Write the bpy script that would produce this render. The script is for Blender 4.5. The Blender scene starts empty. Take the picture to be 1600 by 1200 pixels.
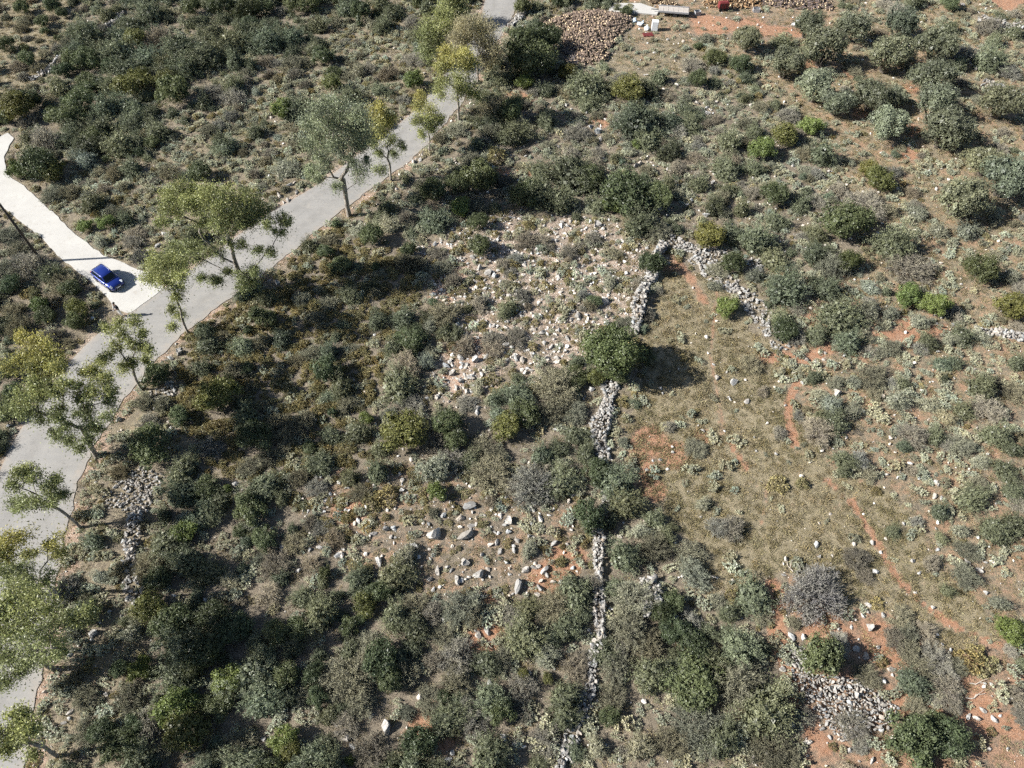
import bpy, bmesh, math, random
import numpy as np
from mathutils import Vector, Matrix, Euler

SC = bpy.context.scene
COL = SC.collection
RNG = np.random.default_rng(7)
random.seed(7)

# ------------------------------------------------------------------ camera, sky, sun, exposure
FPX, CAMH, PITCH = 1130.0, 58.0, math.radians(54.7)      # focal length in photo pixels, height, tilt below horizon
cam_d = bpy.data.cameras.new('camera'); cam = bpy.data.objects.new('camera', cam_d); COL.objects.link(cam)
cam_d.sensor_width = 36.0; cam_d.lens = 36.0*FPX/1600.0; cam_d.clip_end = 6000.0; cam_d.clip_start = 0.5
cam.location = (0, 0, CAMH); cam.rotation_euler = (math.pi/2-PITCH, 0, 0)
SC.camera = cam
SUN_EL = math.radians(34.0); SUN_AZ = (1.0, 0.08)         # direction in which shadows fall
wd = bpy.data.worlds.new('World'); SC.world = wd; wd.use_nodes = True
nt = wd.node_tree
sky = nt.nodes.new('ShaderNodeTexSky'); sky.sky_type = 'NISHITA'; sky.sun_disc = False
sky.sun_elevation = SUN_EL; sky.sun_rotation = math.atan2(-SUN_AZ[0], -SUN_AZ[1]); sky.altitude = 100
bg = nt.nodes['Background']; bg.inputs['Strength'].default_value = 0.052
nt.links.new(sky.outputs[0], bg.inputs[0])
sd = bpy.data.lights.new('sun', 'SUN'); sun = bpy.data.objects.new('sun', sd); COL.objects.link(sun)
sd.energy = 5.0; sd.angle = math.radians(0.53); sd.color = (1.0, 0.972, 0.925)
_d = Vector((SUN_AZ[0], SUN_AZ[1], 0)).normalized()*math.cos(SUN_EL) + Vector((0, 0, -math.sin(SUN_EL)))
sun.rotation_euler = _d.to_track_quat('-Z', 'Y').to_euler(); sun.location = (-80, 20, 90)
SC.view_settings.view_transform = 'Standard'; SC.view_settings.look = 'None'
SC.view_settings.gamma = 1.0; SC.view_settings.use_curve_mapping = False
SC.view_settings.exposure = 1.1
SC.cycles.max_bounces = 4; SC.cycles.diffuse_bounces = 2; SC.cycles.glossy_bounces = 2
SC.cycles.transmission_bounces = 2; SC.cycles.transparent_max_bounces = 4
SC.cycles.use_denoising = False; SC.cycles.use_adaptive_sampling = True; SC.cycles.adaptive_threshold = 0.035; SC.cycles.adaptive_min_samples = 24
SC.cycles.sample_clamp_indirect = 4.0

# ------------------------------------------------------------------ photo pixel <-> ground of the place
_F = np.array([0, math.cos(PITCH), -math.sin(PITCH)]); _U = np.array([0, math.sin(PITCH), math.cos(PITCH)])
def up(x, y, z=0.0):
    """point on the level z that is seen at photo pixel x, y"""
    x = np.asarray(x, float); y = np.asarray(y, float); z = np.asarray(z, float)
    dx = (x-800)/FPX; dv = (600-y)/FPX
    dy = _F[1]+dv*_U[1]; dz = _F[2]+dv*_U[2]
    t = (CAMH-z)/-dz
    return np.stack([dx*t, dy*t, z+0*t], -1)
def px(p):
    p = np.asarray(p, float); q = p-np.array([0, 0, CAMH])
    w = q@_F
    return np.stack([800+FPX*q[..., 0]/w, 600-FPX*(q@_U)/w], -1), w
BLK = dict(A=(0, 0), B=(533, 0), C=(1066, 0), D=(0, 400), E=(533, 400), F=(1066, 400), G=(0, 800), H=(533, 800), I=(1066, 800))

def seg_dist(P, poly):
    """distance of points P (N,2) to a polyline (M,2)"""
    best = np.full(len(P), 1e9)
    for a, b in zip(poly[:-1], poly[1:]):
        ab = b-a; t = np.clip(((P-a)@ab)/max(ab@ab, 1e-9), 0, 1)
        best = np.minimum(best, np.linalg.norm(P-(a+t[:, None]*ab), axis=1))
    return best
def inside(P, poly):
    poly = np.asarray(poly, float); r = np.zeros(len(P), bool); j = len(poly)-1
    for i in range(len(poly)):
        xi, yi = poly[i]; xj, yj = poly[j]
        if yi != yj:
            c = ((yi > P[:, 1]) != (yj > P[:, 1])) & (P[:, 0] < (xj-xi)*(P[:, 1]-yi)/(yj-yi)+xi)
            r ^= c
        j = i
    return r
def smooth_noise(P, freq, seed):
    r = np.random.default_rng(seed); s = np.zeros(len(P))
    for k in range(7):
        a = r.uniform(0, 6.283); f = freq*r.uniform(0.6, 1.7); ph = r.uniform(0, 6.283)
        s += np.sin((P[:, 0]*math.cos(a)+P[:, 1]*math.sin(a))*f + ph + 1.3*np.sin((P[:, 1]*math.cos(a)-P[:, 0]*math.sin(a))*f*0.7+ph*2))
    return s/7.0

def resample(poly, n):
    s = np.concatenate([[0], np.cumsum(np.linalg.norm(np.diff(poly, axis=0), axis=1))]); t = np.linspace(0, s[-1], n)
    return np.column_stack([np.interp(t, s, poly[:, k]) for k in range(2)])
ROAD_R = [(870, -170), (835, -60), (816, 0), (804, 20), (786, 47), (770, 80), (746, 120), (723, 160), (700, 187), (656, 238), (632, 258), (596, 283), (553, 315),
          (525, 336), (493, 362), (463, 388), (413, 427), (370, 458), (300, 510), (253, 552), (210, 602), (173, 655), (147, 698), (134, 722), (122, 755),
          (110, 800), (92, 880), (80, 960), (63, 1060), (51, 1120), (40, 1200), (25, 1320), (5, 1500)]
ROAD_L = [(800, -170), (772, -60), (758, 0), (752, 25), (736, 58), (718, 85), (692, 120), (668, 150), (643, 178), (620, 196), (585, 222), (548, 250), (515, 276),
          (483, 297), (437, 323), (395, 350), (345, 388), (300, 420), (257, 450), (203, 490), (152, 520), (100, 575), (60, 630), (20, 690), (0, 735),
          (-35, 820), (-75, 930), (-100, 1010), (-125, 1090), (-140, 1150), (-155, 1230), (-175, 1350), (-200, 1500)]
LANE = [(-260, 365), (-120, 300), (-60, 296), (0, 320), (20, 337), (67, 373), (90, 400), (133, 433), (167, 463), (178, 484), (203, 490), (257, 450), (233, 427), (160, 398), (113, 362),
        (83, 332), (43, 296), (12, 272), (6, 245), (22, 215), (12, 208), (-15, 222), (-60, 255), (-140, 275), (-260, 320)]
RR = up(*np.array(ROAD_R, float).T)[:, :2]; RL = up(*np.array(ROAD_L, float).T)[:, :2]
ROADPOLY = np.concatenate([RL, RR[::-1]]); LANEPOLY = up(*np.array(LANE, float).T)[:, :2]
_lp = resample(np.concatenate([LANEPOLY, LANEPOLY[:1]]), 260)[:-1]; LANEPOLY = _lp+0.16*np.column_stack([smooth_noise(_lp, 2.6, 71), smooth_noise(_lp, 2.6, 72)])
def road_dist(P):
    d = np.minimum(seg_dist(P, RR), seg_dist(P, RL)); d[inside(P, ROADPOLY)] = 0
    e = seg_dist(P, np.concatenate([LANEPOLY, LANEPOLY[:1]])); e[inside(P, LANEPOLY)] = 0
    return np.minimum(d, e)
def height(P):
    P = np.atleast_2d(P)[:, :2]
    m = np.clip((road_dist(P)-0.3)/3.0, 0, 1); m = m*m*(3-2*m)
    return m*(0.22*smooth_noise(P, 0.16, 3)+0.10*smooth_noise(P, 0.6, 4)+0.05*smooth_noise(P, 1.9, 5)+0.10) - 0.03*(1-m)
_HX = np.arange(-112, 112.01, 0.4); _HY = np.arange(-30, 152.01, 0.4)
_mx, _my = np.meshgrid(_HX, _HY); _HG = height(np.column_stack([_mx.ravel(), _my.ravel()])).reshape(_mx.shape)
def height_fast(P):
    P = np.atleast_2d(P); fx = np.clip((P[:, 0]+112)/0.4, 0, len(_HX)-1.001); fy = np.clip((P[:, 1]+30)/0.4, 0, len(_HY)-1.001)
    i = fx.astype(int); j = fy.astype(int); a = fx-i; b = fy-j
    return (_HG[j, i]*(1-a)+_HG[j, i+1]*a)*(1-b)+(_HG[j+1, i]*(1-a)+_HG[j+1, i+1]*a)*b
def hz(x, y): return float(height_fast(np.array([[x, y]]))[0])

# ------------------------------------------------------------------ materials
def mat(name):
    m = bpy.data.materials.new(name); m.use_nodes = True; n = m.node_tree
    for x in list(n.nodes): n.nodes.remove(x)
    out = n.nodes.new('ShaderNodeOutputMaterial')
    return m, n, out
def N(n, t, **kw):
    x = n.nodes.new(t)
    for k, v in kw.items(): setattr(x, k, v)
    return x
def mixc(n, fac, a, b, mode='MIX'):
    x = N(n, 'ShaderNodeMix', data_type='RGBA', blend_type=mode)
    for s, v in ((0, fac), (6, a), (7, b)):
        if hasattr(v, 'links'): n.links.new(v, x.inputs[s])
        else: x.inputs[s].default_value = v if s == 0 else (*v, 1)[:4]
    return x.outputs[2]
def ramp(n, src, lo, hi, a=0.0, b=1.0):
    x = N(n, 'ShaderNodeMapRange'); x.clamp = True
    n.links.new(src, x.inputs[0])
    for i, v in enumerate((lo, hi, a, b)): x.inputs[1+i].default_value = v
    return x.outputs[0]
def noise(n, scale, detail=3, rough=0.6, vec=None):
    x = N(n, 'ShaderNodeTexNoise'); x.inputs['Scale'].default_value = scale
    x.inputs['Detail'].default_value = detail; x.inputs['Roughness'].default_value = rough
    if vec is not None: n.links.new(vec, x.inputs['Vector'])
    return x.outputs[0]
def mathn(n, op, a, b):
    x = N(n, 'ShaderNodeMath', operation=op)
    for i, v in enumerate((a, b)):
        if hasattr(v, 'links'): n.links.new(v, x.inputs[i])
        else: x.inputs[i].default_value = v
    return x.outputs[0]
def principled(n, out, color, rough=0.8, bump=None, bstr=0.3, bdist=0.05, **kw):
    b = N(n, 'ShaderNodeBsdfPrincipled')
    if hasattr(color, 'links'): n.links.new(color, b.inputs['Base Color'])
    else: b.inputs['Base Color'].default_value = (*color, 1)
    b.inputs['Roughness'].default_value = rough
    for k, v in kw.items(): b.inputs[k].default_value = v
    if bump is not None:
        bp = N(n, 'ShaderNodeBump'); bp.inputs['Strength'].default_value = bstr; bp.inputs['Distance'].default_value = bdist
        n.links.new(bump, bp.inputs['Height']); n.links.new(bp.outputs[0], b.inputs['Normal'])
    n.links.new(b.outputs[0], out.inputs[0])
    return b
def plain(name, color, rough=0.6, var=0.15, scale=4.0, **kw):
    m, n, out = mat(name)
    tc = N(n, 'ShaderNodeTexCoord').outputs['Object']
    f = noise(n, scale, 3, 0.6, tc)
    c = mixc(n, ramp(n, f, 0.3, 0.7), tuple(v*(1-var) for v in color), tuple(min(1, v*(1+var)) for v in color))
    principled(n, out, c, rough, **kw)
    return m
def tinted(name, trans=0.18, vlo=0.55, vhi=1.45, rough=0.9, gloss=0.03):
    """leaf or twig material: colour of the plant (tint) varied from leaf to leaf (var)"""
    m, n, out = mat(name)
    t = N(n, 'ShaderNodeAttribute', attribute_type='INSTANCER', attribute_name='tint').outputs['Color']
    v = N(n, 'ShaderNodeAttribute', attribute_type='GEOMETRY', attribute_name='var').outputs['Fac']
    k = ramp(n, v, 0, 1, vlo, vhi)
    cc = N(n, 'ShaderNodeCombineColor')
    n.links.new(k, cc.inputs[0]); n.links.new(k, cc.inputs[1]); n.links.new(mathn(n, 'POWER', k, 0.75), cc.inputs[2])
    c = mixc(n, 1.0, t, cc.outputs[0], 'MULTIPLY')
    d = N(n, 'ShaderNodeBsdfDiffuse'); n.links.new(c, d.inputs[0])
    sh = d.outputs[0]
    if trans:
        tr = N(n, 'ShaderNodeBsdfTranslucent'); n.links.new(c, tr.inputs[0])
        mx = N(n, 'ShaderNodeMixShader'); mx.inputs[0].default_value = trans
        n.links.new(sh, mx.inputs[1]); n.links.new(tr.outputs[0], mx.inputs[2]); sh = mx.outputs[0]
    if gloss:
        g = N(n, 'ShaderNodeBsdfGlossy'); g.inputs['Roughness'].default_value = 0.45
        mx = N(n, 'ShaderNodeMixShader'); mx.inputs[0].default_value = gloss
        n.links.new(sh, mx.inputs[1]); n.links.new(g.outputs[0], mx.inputs[2]); sh = mx.outputs[0]
    n.links.new(sh, out.inputs[0])
    return m
M_LEAF = tinted('foliage')
M_TWIG = tinted('dry_twigs', trans=0.05, gloss=0.0)
M_GRASS = tinted('dry_grass', trans=0.2, gloss=0.0)
def stone_mat():
    m, n, out = mat('limestone')
    t = N(n, 'ShaderNodeAttribute', attribute_type='INSTANCER', attribute_name='tint').outputs['Color']
    g = N(n, 'ShaderNodeNewGeometry').outputs['Position']
    f = noise(n, 3.5, 4, 0.65, g); f2 = noise(n, 14, 3, 0.6, g)
    c = mixc(n, ramp(n, f, 0.45, 0.68), t, (0.17, 0.16, 0.145))
    c = mixc(n, ramp(n, f2, 0.5, 0.8, 0, 0.5), c, (0.30, 0.22, 0.15))
    principled(n, out, c, 0.92, f2, 0.5, 0.06)
    return m
M_STONE = stone_mat()
M_LOGBARK = tinted('log_bark', trans=0.0, gloss=0.0)
M_LOGEND = plain('log_end', (0.60, 0.46, 0.30), 0.9, 0.25, 8)
def bark_mat():
    m, n, out = mat('eucalyptus_bark')
    g = N(n, 'ShaderNodeTexCoord').outputs['Object']
    mp = N(n, 'ShaderNodeMapping'); mp.inputs['Scale'].default_value = (3, 3, 0.7); n.links.new(g, mp.inputs[0])
    f = noise(n, 1.6, 4, 0.6, mp.outputs[0])
    c = mixc(n, ramp(n, f, 0.38, 0.62), (0.34, 0.305, 0.26), (0.12, 0.10, 0.08))
    principled(n, out, c, 0.85)
    return m
M_BARK = bark_mat()
M_OBARK = plain('grey_bark', (0.13, 0.11, 0.09), 0.95, 0.3, 5)

def ground_mat():
    m, n, out = mat('red_earth_ground')
    a = N(n, 'ShaderNodeAttribute', attribute_type='GEOMETRY', attribute_name='cover').outputs['Color']
    sp = N(n, 'ShaderNodeSeparateColor'); n.links.new(a, sp.inputs[0])
    g = N(n, 'ShaderNodeNewGeometry').outputs['Position']
    n1 = noise(n, 0.55, 6, 0.68, g); n2 = noise(n, 2.6, 5, 0.7, g); n3 = noise(n, 11, 4, 0.7, g); n4 = noise(n, 40, 2, 0.6, g)
    base = mixc(n, ramp(n, n2, 0.35, 0.65), (0.135, 0.110, 0.080), (0.235, 0.198, 0.148))
    grass = mixc(n, ramp(n, n2, 0.35, 0.68), (0.190, 0.160, 0.095), (0.285, 0.240, 0.160))
    red = mixc(n, ramp(n, n2, 0.3, 0.7), (0.285, 0.135, 0.070), (0.36, 0.225, 0.150))
    pale = mixc(n, ramp(n, n3, 0.35, 0.6), (0.26, 0.20, 0.15), (0.50, 0.45, 0.39))
    def w(ch, lo=0.33, hi=0.62):
        s = mathn(n, 'ADD', sp.outputs[ch], mathn(n, 'MULTIPLY', mathn(n, 'SUBTRACT', mathn(n, 'ADD', mathn(n, 'MULTIPLY', n1, 0.5), mathn(n, 'MULTIPLY', n2, 0.5)), 0.5), 1.5))
        return ramp(n, s, lo, hi)
    c = mixc(n, w(1), base, grass)
    c = mixc(n, w(0, 0.40, 0.66), c, red)
    c = mixc(n, mathn(n, 'MULTIPLY', w(2, 0.4, 0.75), ramp(n, n3, 0.38, 0.55)), c, pale)
    c = mixc(n, 1.0, c, mixc(n, ramp(n, n3, 0.25, 0.75), (0.58, 0.58, 0.58), (1.42, 1.40, 1.36)), 'MULTIPLY')
    c = mixc(n, ramp(n, n4, 0.66, 0.72, 0, 0.6), c, (0.46, 0.42, 0.36))
    h = mathn(n, 'ADD', n3, mathn(n, 'MULTIPLY', n4, 0.4))
    principled(n, out, c, 0.95, h, 0.7, 0.12)
    return m
def asphalt_mat():
    m, n, out = mat('weathered_asphalt')
    g = N(n, 'ShaderNodeNewGeometry').outputs['Position']
    e = N(n, 'ShaderNodeAttribute', attribute_type='GEOMETRY', attribute_name='edge').outputs['Fac']
    wt = mathn(n, 'MULTIPLY', ramp(n, mathn(n, 'ABSOLUTE', mathn(n, 'SUBTRACT', e, 0.42), 0.0), 0.05, 0.24, 0.7, 0.0), ramp(n, noise(n, 0.5, 4, 0.7, g), 0.3, 0.7))
    mp = N(n, 'ShaderNodeMapping'); mp.inputs['Rotation'].default_value = (0, 0, math.radians(-50)); mp.inputs['Scale'].default_value = (0.12, 1.3, 1); n.links.new(g, mp.inputs[0])
    n1 = noise(n, 0.35, 5, 0.6, g); n2 = noise(n, 1.2, 4, 0.6, mp.outputs[0]); n3 = noise(n, 25, 2, 0.7, g)
    c = mixc(n, ramp(n, n1, 0.3, 0.7), (0.250, 0.241, 0.226), (0.295, 0.283, 0.264))
    c = mixc(n, ramp(n, n2, 0.45, 0.7, 0, 0.5), c, (0.33, 0.312, 0.285))
    c = mixc(n, ramp(n, n3, 0.3, 0.7), c, mixc(n, 1.0, c, (0.84, 0.84, 0.84), 'MULTIPLY'))
    c = mixc(n, wt, c, (0.20, 0.19, 0.175))
    cr = mathn(n, 'ABSOLUTE', mathn(n, 'SUBTRACT', noise(n, 0.5, 6, 0.6, g), 0.5), 0.0); c = mixc(n, ramp(n, cr, 0.0, 0.006, 0.55, 0.0), c, (0.10, 0.095, 0.09))
    du = noise(n, 0.8, 5, 0.7, g); c = mixc(n, ramp(n, du, 0.55, 0.75, 0, 0.5), c, (0.36, 0.325, 0.28))
    st = noise(n, 1.7, 5, 0.75, g); c = mixc(n, ramp(n, st, 0.62, 0.72, 0, 0.45), c, (0.19, 0.18, 0.165))
    ed = mathn(n, 'ADD', e, mathn(n, 'MULTIPLY', mathn(n, 'SUBTRACT', noise(n, 1.1, 5, 0.7, g), 0.5), 0.9))
    c = mixc(n, ramp(n, ed, 0.8, 1.15, 0, 0.6), c, (0.33, 0.275, 0.22))
    wv = noise(n, 0.22, 4, 0.75, g)                       # worn bands and a few tar-dark repairs
    c = mixc(n, ramp(n, wv, 0.60, 0.64, 0, 0.22), c, (0.17, 0.165, 0.16))
    principled(n, out, c, 0.9, n3, 0.2, 0.01)
    return m
def concrete_mat():
    m, n, out = mat('pale_concrete')
    g = N(n, 'ShaderNodeNewGeometry').outputs['Position']
    n1 = noise(n, 0.5, 5, 0.65, g); n2 = noise(n, 3, 4, 0.7, g)
    c = mixc(n, ramp(n, n1, 0.3, 0.7), (0.40, 0.385, 0.355), (0.47, 0.455, 0.42))
    c = mixc(n, ramp(n, n2, 0.55, 0.8, 0, 0.5), c, (0.36, 0.33, 0.29))
    n5 = noise(n, 1.1, 6, 0.75, g); c = mixc(n, ramp(n, n5, 0.56, 0.74, 0, 0.55), c, (0.29, 0.25, 0.205))
    principled(n, out, c, 0.9, n2, 0.15, 0.01)
    return m

# ------------------------------------------------------------------ mesh helpers
def mesh_np(name, V, Q, mats, var=None, smooth=False, mi=None):
    """one mesh from vertex and face arrays (all faces with the same corner count)"""
    V = np.asarray(V, np.float32); Q = np.asarray(Q, np.int32); k = Q.shape[1]
    me = bpy.data.meshes.new(name)
    me.vertices.add(len(V)); me.vertices.foreach_set('co', V.ravel())
    me.loops.add(Q.size); me.loops.foreach_set('vertex_index', Q.ravel())
    me.polygons.add(len(Q)); me.polygons.foreach_set('loop_start', np.arange(0, Q.size, k, dtype=np.int32))
    for m in (mats if isinstance(mats, (list, tuple)) else [mats]): me.materials.append(m)
    if mi is not None: me.polygons.foreach_set('material_index', np.asarray(mi, np.int32))
    if var is not None:
        at = me.attributes.new('var', 'FLOAT', 'POINT'); at.data.foreach_set('value', np.asarray(var, np.float32))
    me.update(calc_edges=True)
    me.polygons.foreach_set('use_smooth', np.full(len(Q), bool(smooth)))
    return me
def unit(a): return a/np.maximum(np.linalg.norm(a, axis=-1, keepdims=True), 1e-9)
def leaves(C, D, Nn, L, W, var):
    """rhombic leaves at C along D, facing Nn"""
    D = unit(D); S = unit(np.cross(D, Nn)); L = np.broadcast_to(L, len(C))[:, None]; W = np.broadcast_to(W, len(C))[:, None]
    V = np.stack([C-D*L*0.5, C+S*W*0.5, C+D*L*0.5, C-S*W*0.5], 1).reshape(-1, 3)
    Q = np.arange(len(V)).reshape(-1, 4)
    return V, Q, np.repeat(var, 4)
def join(parts):
    V = []; Q = []; R = []; o = 0
    for v, q, r in parts: V.append(v); Q.append(q+o); R.append(r); o += len(v)
    return np.concatenate(V), np.concatenate(Q), np.concatenate(R)
def sphere_pts(r, n): return unit(r.normal(size=(n, 3)))
def obj(name, me, loc=(0, 0, 0), rot=(0, 0, 0), scale=(1, 1, 1), parent=None):
    o = bpy.data.objects.new(name, me); COL.objects.link(o)
    o.location = loc; o.rotation_euler = rot; o.scale = scale
    if parent is not None: o.parent = parent
    return o
def tag(o, label=None, cat=None, group=None, kind=None):
    if label: o['label'] = label
    if cat: o['category'] = cat
    if group: o['group'] = group
    if kind: o['kind'] = kind
    return o
def empty(name, loc, rz=0.0):
    o = bpy.data.objects.new(name, None); COL.objects.link(o); o.location = loc; o.rotation_euler = (0, 0, rz)
    o.empty_display_size = 0.2
    return o
def tubes(paths, sides=6, var=0.5):
    """paths: list of (points (n,3), radii (n,)) -> quads"""
    parts = []
    for P, R in paths:
        P = np.asarray(P, float); R = np.asarray(R, float); n = len(P)
        T = np.gradient(P, axis=0); T = unit(T)
        ref = np.where(np.abs(T[:, 2:3]) > 0.9, np.array([[1., 0, 0]]), np.array([[0, 0, 1.]]))
        A = unit(np.cross(T, ref)); B = np.cross(T, A)
        th = np.arange(sides)*2*math.pi/sides
        V = (P[:, None]+R[:, None, None]*(A[:, None]*np.cos(th)[None, :, None]+B[:, None]*np.sin(th)[None, :, None])).reshape(-1, 3)
        i = np.arange(n-1)[:, None]*sides; j = np.arange(sides)[None]; k = (j+1) % sides
        Q = np.stack([i+j, i+k, i+sides+k, i+sides+j], -1).reshape(-1, 4)
        parts.append((V, Q, np.full(len(V), var)))
    return join(parts)
class MB:
    """small mesh builder on bmesh for man-made things"""
    def __init__(s): s.b = bmesh.new()
    def box(s, c, d, rot=None, bev=0.0):
        g = bmesh.ops.create_cube(s.b, size=1.0)['verts']
        m = Matrix.LocRotScale(Vector(c), rot, Vector(d)); bmesh.ops.transform(s.b, matrix=m, verts=g)
        if bev:
            es = list({e for v in g for e in v.link_edges}); bmesh.ops.bevel(s.b, geom=es, offset=bev, segments=2, affect='EDGES', profile=0.6)
        return s
    def cyl(s, c, r, h, rot=None, seg=16, r2=None):
        g = bmesh.ops.create_cone(s.b, cap_ends=True, segments=seg, radius1=r, radius2=r if r2 is None else r2, depth=h)['verts']
        bmesh.ops.transform(s.b, matrix=Matrix.LocRotScale(Vector(c), rot, None), verts=g); return s
    def loft(s, rings, cap=True):
        vs = [[s.b.verts.new(p) for p in r] for r in rings]
        for a, b in zip(vs[:-1], vs[1:]):
            for i in range(len(a)):
                j = (i+1) % len(a); s.b.faces.new((a[i], a[j], b[j], b[i]))
        if cap: s.b.faces.new(vs[0][::-1]); s.b.faces.new(vs[-1])
        return s
    def face(s, pts): s.b.faces.new([s.b.verts.new(p) for p in pts]); return s
    def thick(s, pts, n, t):
        n = Vector(n).normalized()*t
        a = [Vector(p) for p in pts]; b = [p+n for p in a]
        return s.loft([a, b])
    def build(s, name, m, parent=None, smooth=False, loc=(0, 0, 0), rot=(0, 0, 0)):
        bmesh.ops.recalc_face_normals(s.b, faces=s.b.faces)
        me = bpy.data.meshes.new(name); s.b.to_mesh(me); s.b.free(); me.materials.append(m)
        if smooth: me.polygons.foreach_set('use_smooth', np.ones(len(me.polygons), bool))
        return obj(name, me, loc, rot, parent=parent)

# ------------------------------------------------------------------ vegetation zones (cover per 100 square metres), outlined on the ground
ZONES = [
 ('yard', [(965, -20), (1330, -20), (1300, 30), (1240, 55), (1120, 58), (1060, 66), (1000, 78), (985, 62)], dict(g=110, s=45, P=9), (0.46, 0.52, 0.2)),
 ('yard2', [(1500, -60), (1700, -60), (1700, 12), (1540, 8)], dict(g=25, s=12), (0.8, 0.2, 0.1)),
 ('yardgrass', [(940, 100), (1000, 60), (1100, 66), (1080, 120), (1000, 130)], dict(g=200, s=60, P=34.1), (0.35, 0.5, 0.2)),
 ('rocky', [(640, 410), (700, 345), (800, 330), (960, 350), (1015, 385), (990, 520), (930, 590), (800, 590), (700, 650), (660, 600), (720, 520), (670, 470)],
  dict(P=70, G=5.4, C=60, s=640, g=150, B=2.2, N=1.8), (0.50, 0.35, 0.62)),
 ('boulders', [(480, 740), (640, 720), (760, 760), (900, 780), (915, 900), (820, 940), (680, 930), (560, 880), (470, 850)],
  dict(P=70, C=70, G=3, N=1.8, s=260, g=140), (0.42, 0.35, 0.25)),
 ('meadow', [(1045, 400), (1130, 450), (1200, 560), (1240, 640), (1300, 720), (1420, 800), (1480, 900), (1560, 1000), (1500, 1010), (1330, 950), (1230, 900),
             (1110, 930), (1080, 850), (1000, 800), (985, 700), (1000, 600), (1005, 520)], dict(P=12, G=0.7, C=1.5, g=640, s=32), (0.30, 0.75, 0.15)),
 ('heath', [(370, 470), (440, 420), (530, 360), (640, 385), (650, 470), (590, 560), (570, 680), (600, 740), (480, 800), (400, 760), (300, 700), (250, 650), (270, 560)],
  dict(C=330, N=4.8, P=40, B=4.4, D=2, g=60, s=8), (0.12, 0.25, 0.05)),
 ('bank', [(110, 800), (150, 715), (250, 590), (310, 530), (350, 640), (260, 760), (225, 850), (230, 960), (190, 1210), (30, 1300), (80, 1000)],
  dict(P=120, N=6, G=3.6, s=70, C=22, g=112.5, B=3.3), (0.30, 0.45, 0.25)),
 ('thicket_left', [(225, 760), (420, 740), (500, 830), (640, 950), (640, 1300), (170, 1300), (215, 950)], dict(B=34, D=14, N=4, G=3, P=95, L=2, s=20, g=110), (0.15, 0.2, 0.1)),
 ('thicket_mid', [(560, 880), (920, 930), (960, 700), (1090, 850), (1080, 950), (1240, 1000), (1270, 1300), (560, 1300)], dict(B=18, N=5, G=5, P=125, L=1, s=60, g=110), (0.28, 0.3, 0.15)),
 ('mid', [(580, 540), (700, 640), (930, 600), (965, 800), (760, 760), (600, 740)], dict(B=9, N=6.6, G=6.6, P=95, C=8, s=60, g=120), (0.25, 0.3, 0.15)),
 ('low_right', [(1230, 890), (1330, 945), (1500, 1005), (1700, 1010), (1700, 1300), (1270, 1300)], dict(N=4.8, G=6.6, P=45, C=6, B=2.2, g=137.5, s=90), (0.52, 0.4, 0.25)),
 ('open_corner', [(-300, -120), (130, -120), (100, 90), (20, 160), (-300, 170)], dict(D=4, N=7.2, P=24.8, G=3.6, g=250, s=10), (0.3, 0.6, 0.1)),
 ('top_left', [(-300, -200), (520, -200), (510, 60), (430, 120), (330, 175), (235, 255), (100, 255), (0, 195), (-300, 210)], dict(B=17, D=5, G=5.4, N=4.8, P=85, C=5, g=70, s=5), (0.18, 0.35, 0.1)),
 ('mid_left', [(330, 170), (430, 120), (510, 50), (680, 20), (660, 140), (600, 200), (480, 290), (240, 440), (120, 330), (50, 270), (100, 255), (235, 255)],
  dict(P=150, C=45, N=5, G=4, B=2, g=140, s=14), (0.22, 0.45, 0.15)),
 ('left_strip', [(-300, 320), (0, 330), (90, 410), (160, 480), (100, 560), (-300, 900)], dict(N=12, G=9.6, P=60, D=4, C=12, B=4.4, g=62.5, s=8), (0.2, 0.35, 0.1)),
 ('upper_centre', [(700, 190), (830, 50), (960, 60), (1080, 110), (1150, 150), (1250, 200), (1330, 300), (1350, 420), (1200, 420), (1045, 385), (960, 345), (800, 325), (640, 390), (530, 365)],
  dict(P=150, B=9, N=5.4, G=6.6, C=6, s=110, g=56.2), (0.30, 0.35, 0.25)),
 ('upper_right', [(1080, 60), (1300, 25), (1600, -40), (1900, -40), (1900, 500), (1500, 520), (1350, 430), (1330, 300), (1250, 180)],
  dict(P=92, G=2, N=2, B=1.5, C=4, g=220, s=40), (0.44, 0.58, 0.12)),
 ('right', [(1200, 420), (1350, 420), (1500, 500), (1900, 480), (1900, 1020), (1560, 1000), (1480, 900), (1420, 800), (1300, 720), (1220, 560)],
  dict(P=105, N=4, G=4, B=5.5, C=3, g=162.5, s=60), (0.46, 0.52, 0.2)),
]
DEFAULT = (dict(P=95, B=10, N=4, G=3, D=3, C=45, g=150, s=20), (0.25, 0.4, 0.15))
def zone_of(P2):
    """zone index of ground points, with ragged borders; -1 is open scrub"""
    p, w = px(np.column_stack([P2, np.zeros(len(P2))]))
    p = p+22*np.column_stack([smooth_noise(P2, 0.7, 21), smooth_noise(P2, 0.7, 22)])
    z = np.full(len(P2), -1)
    for i in range(len(ZONES)-1, -1, -1): z[inside(p, ZONES[i][1])] = i
    z[w < 1] = -1
    return z

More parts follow.
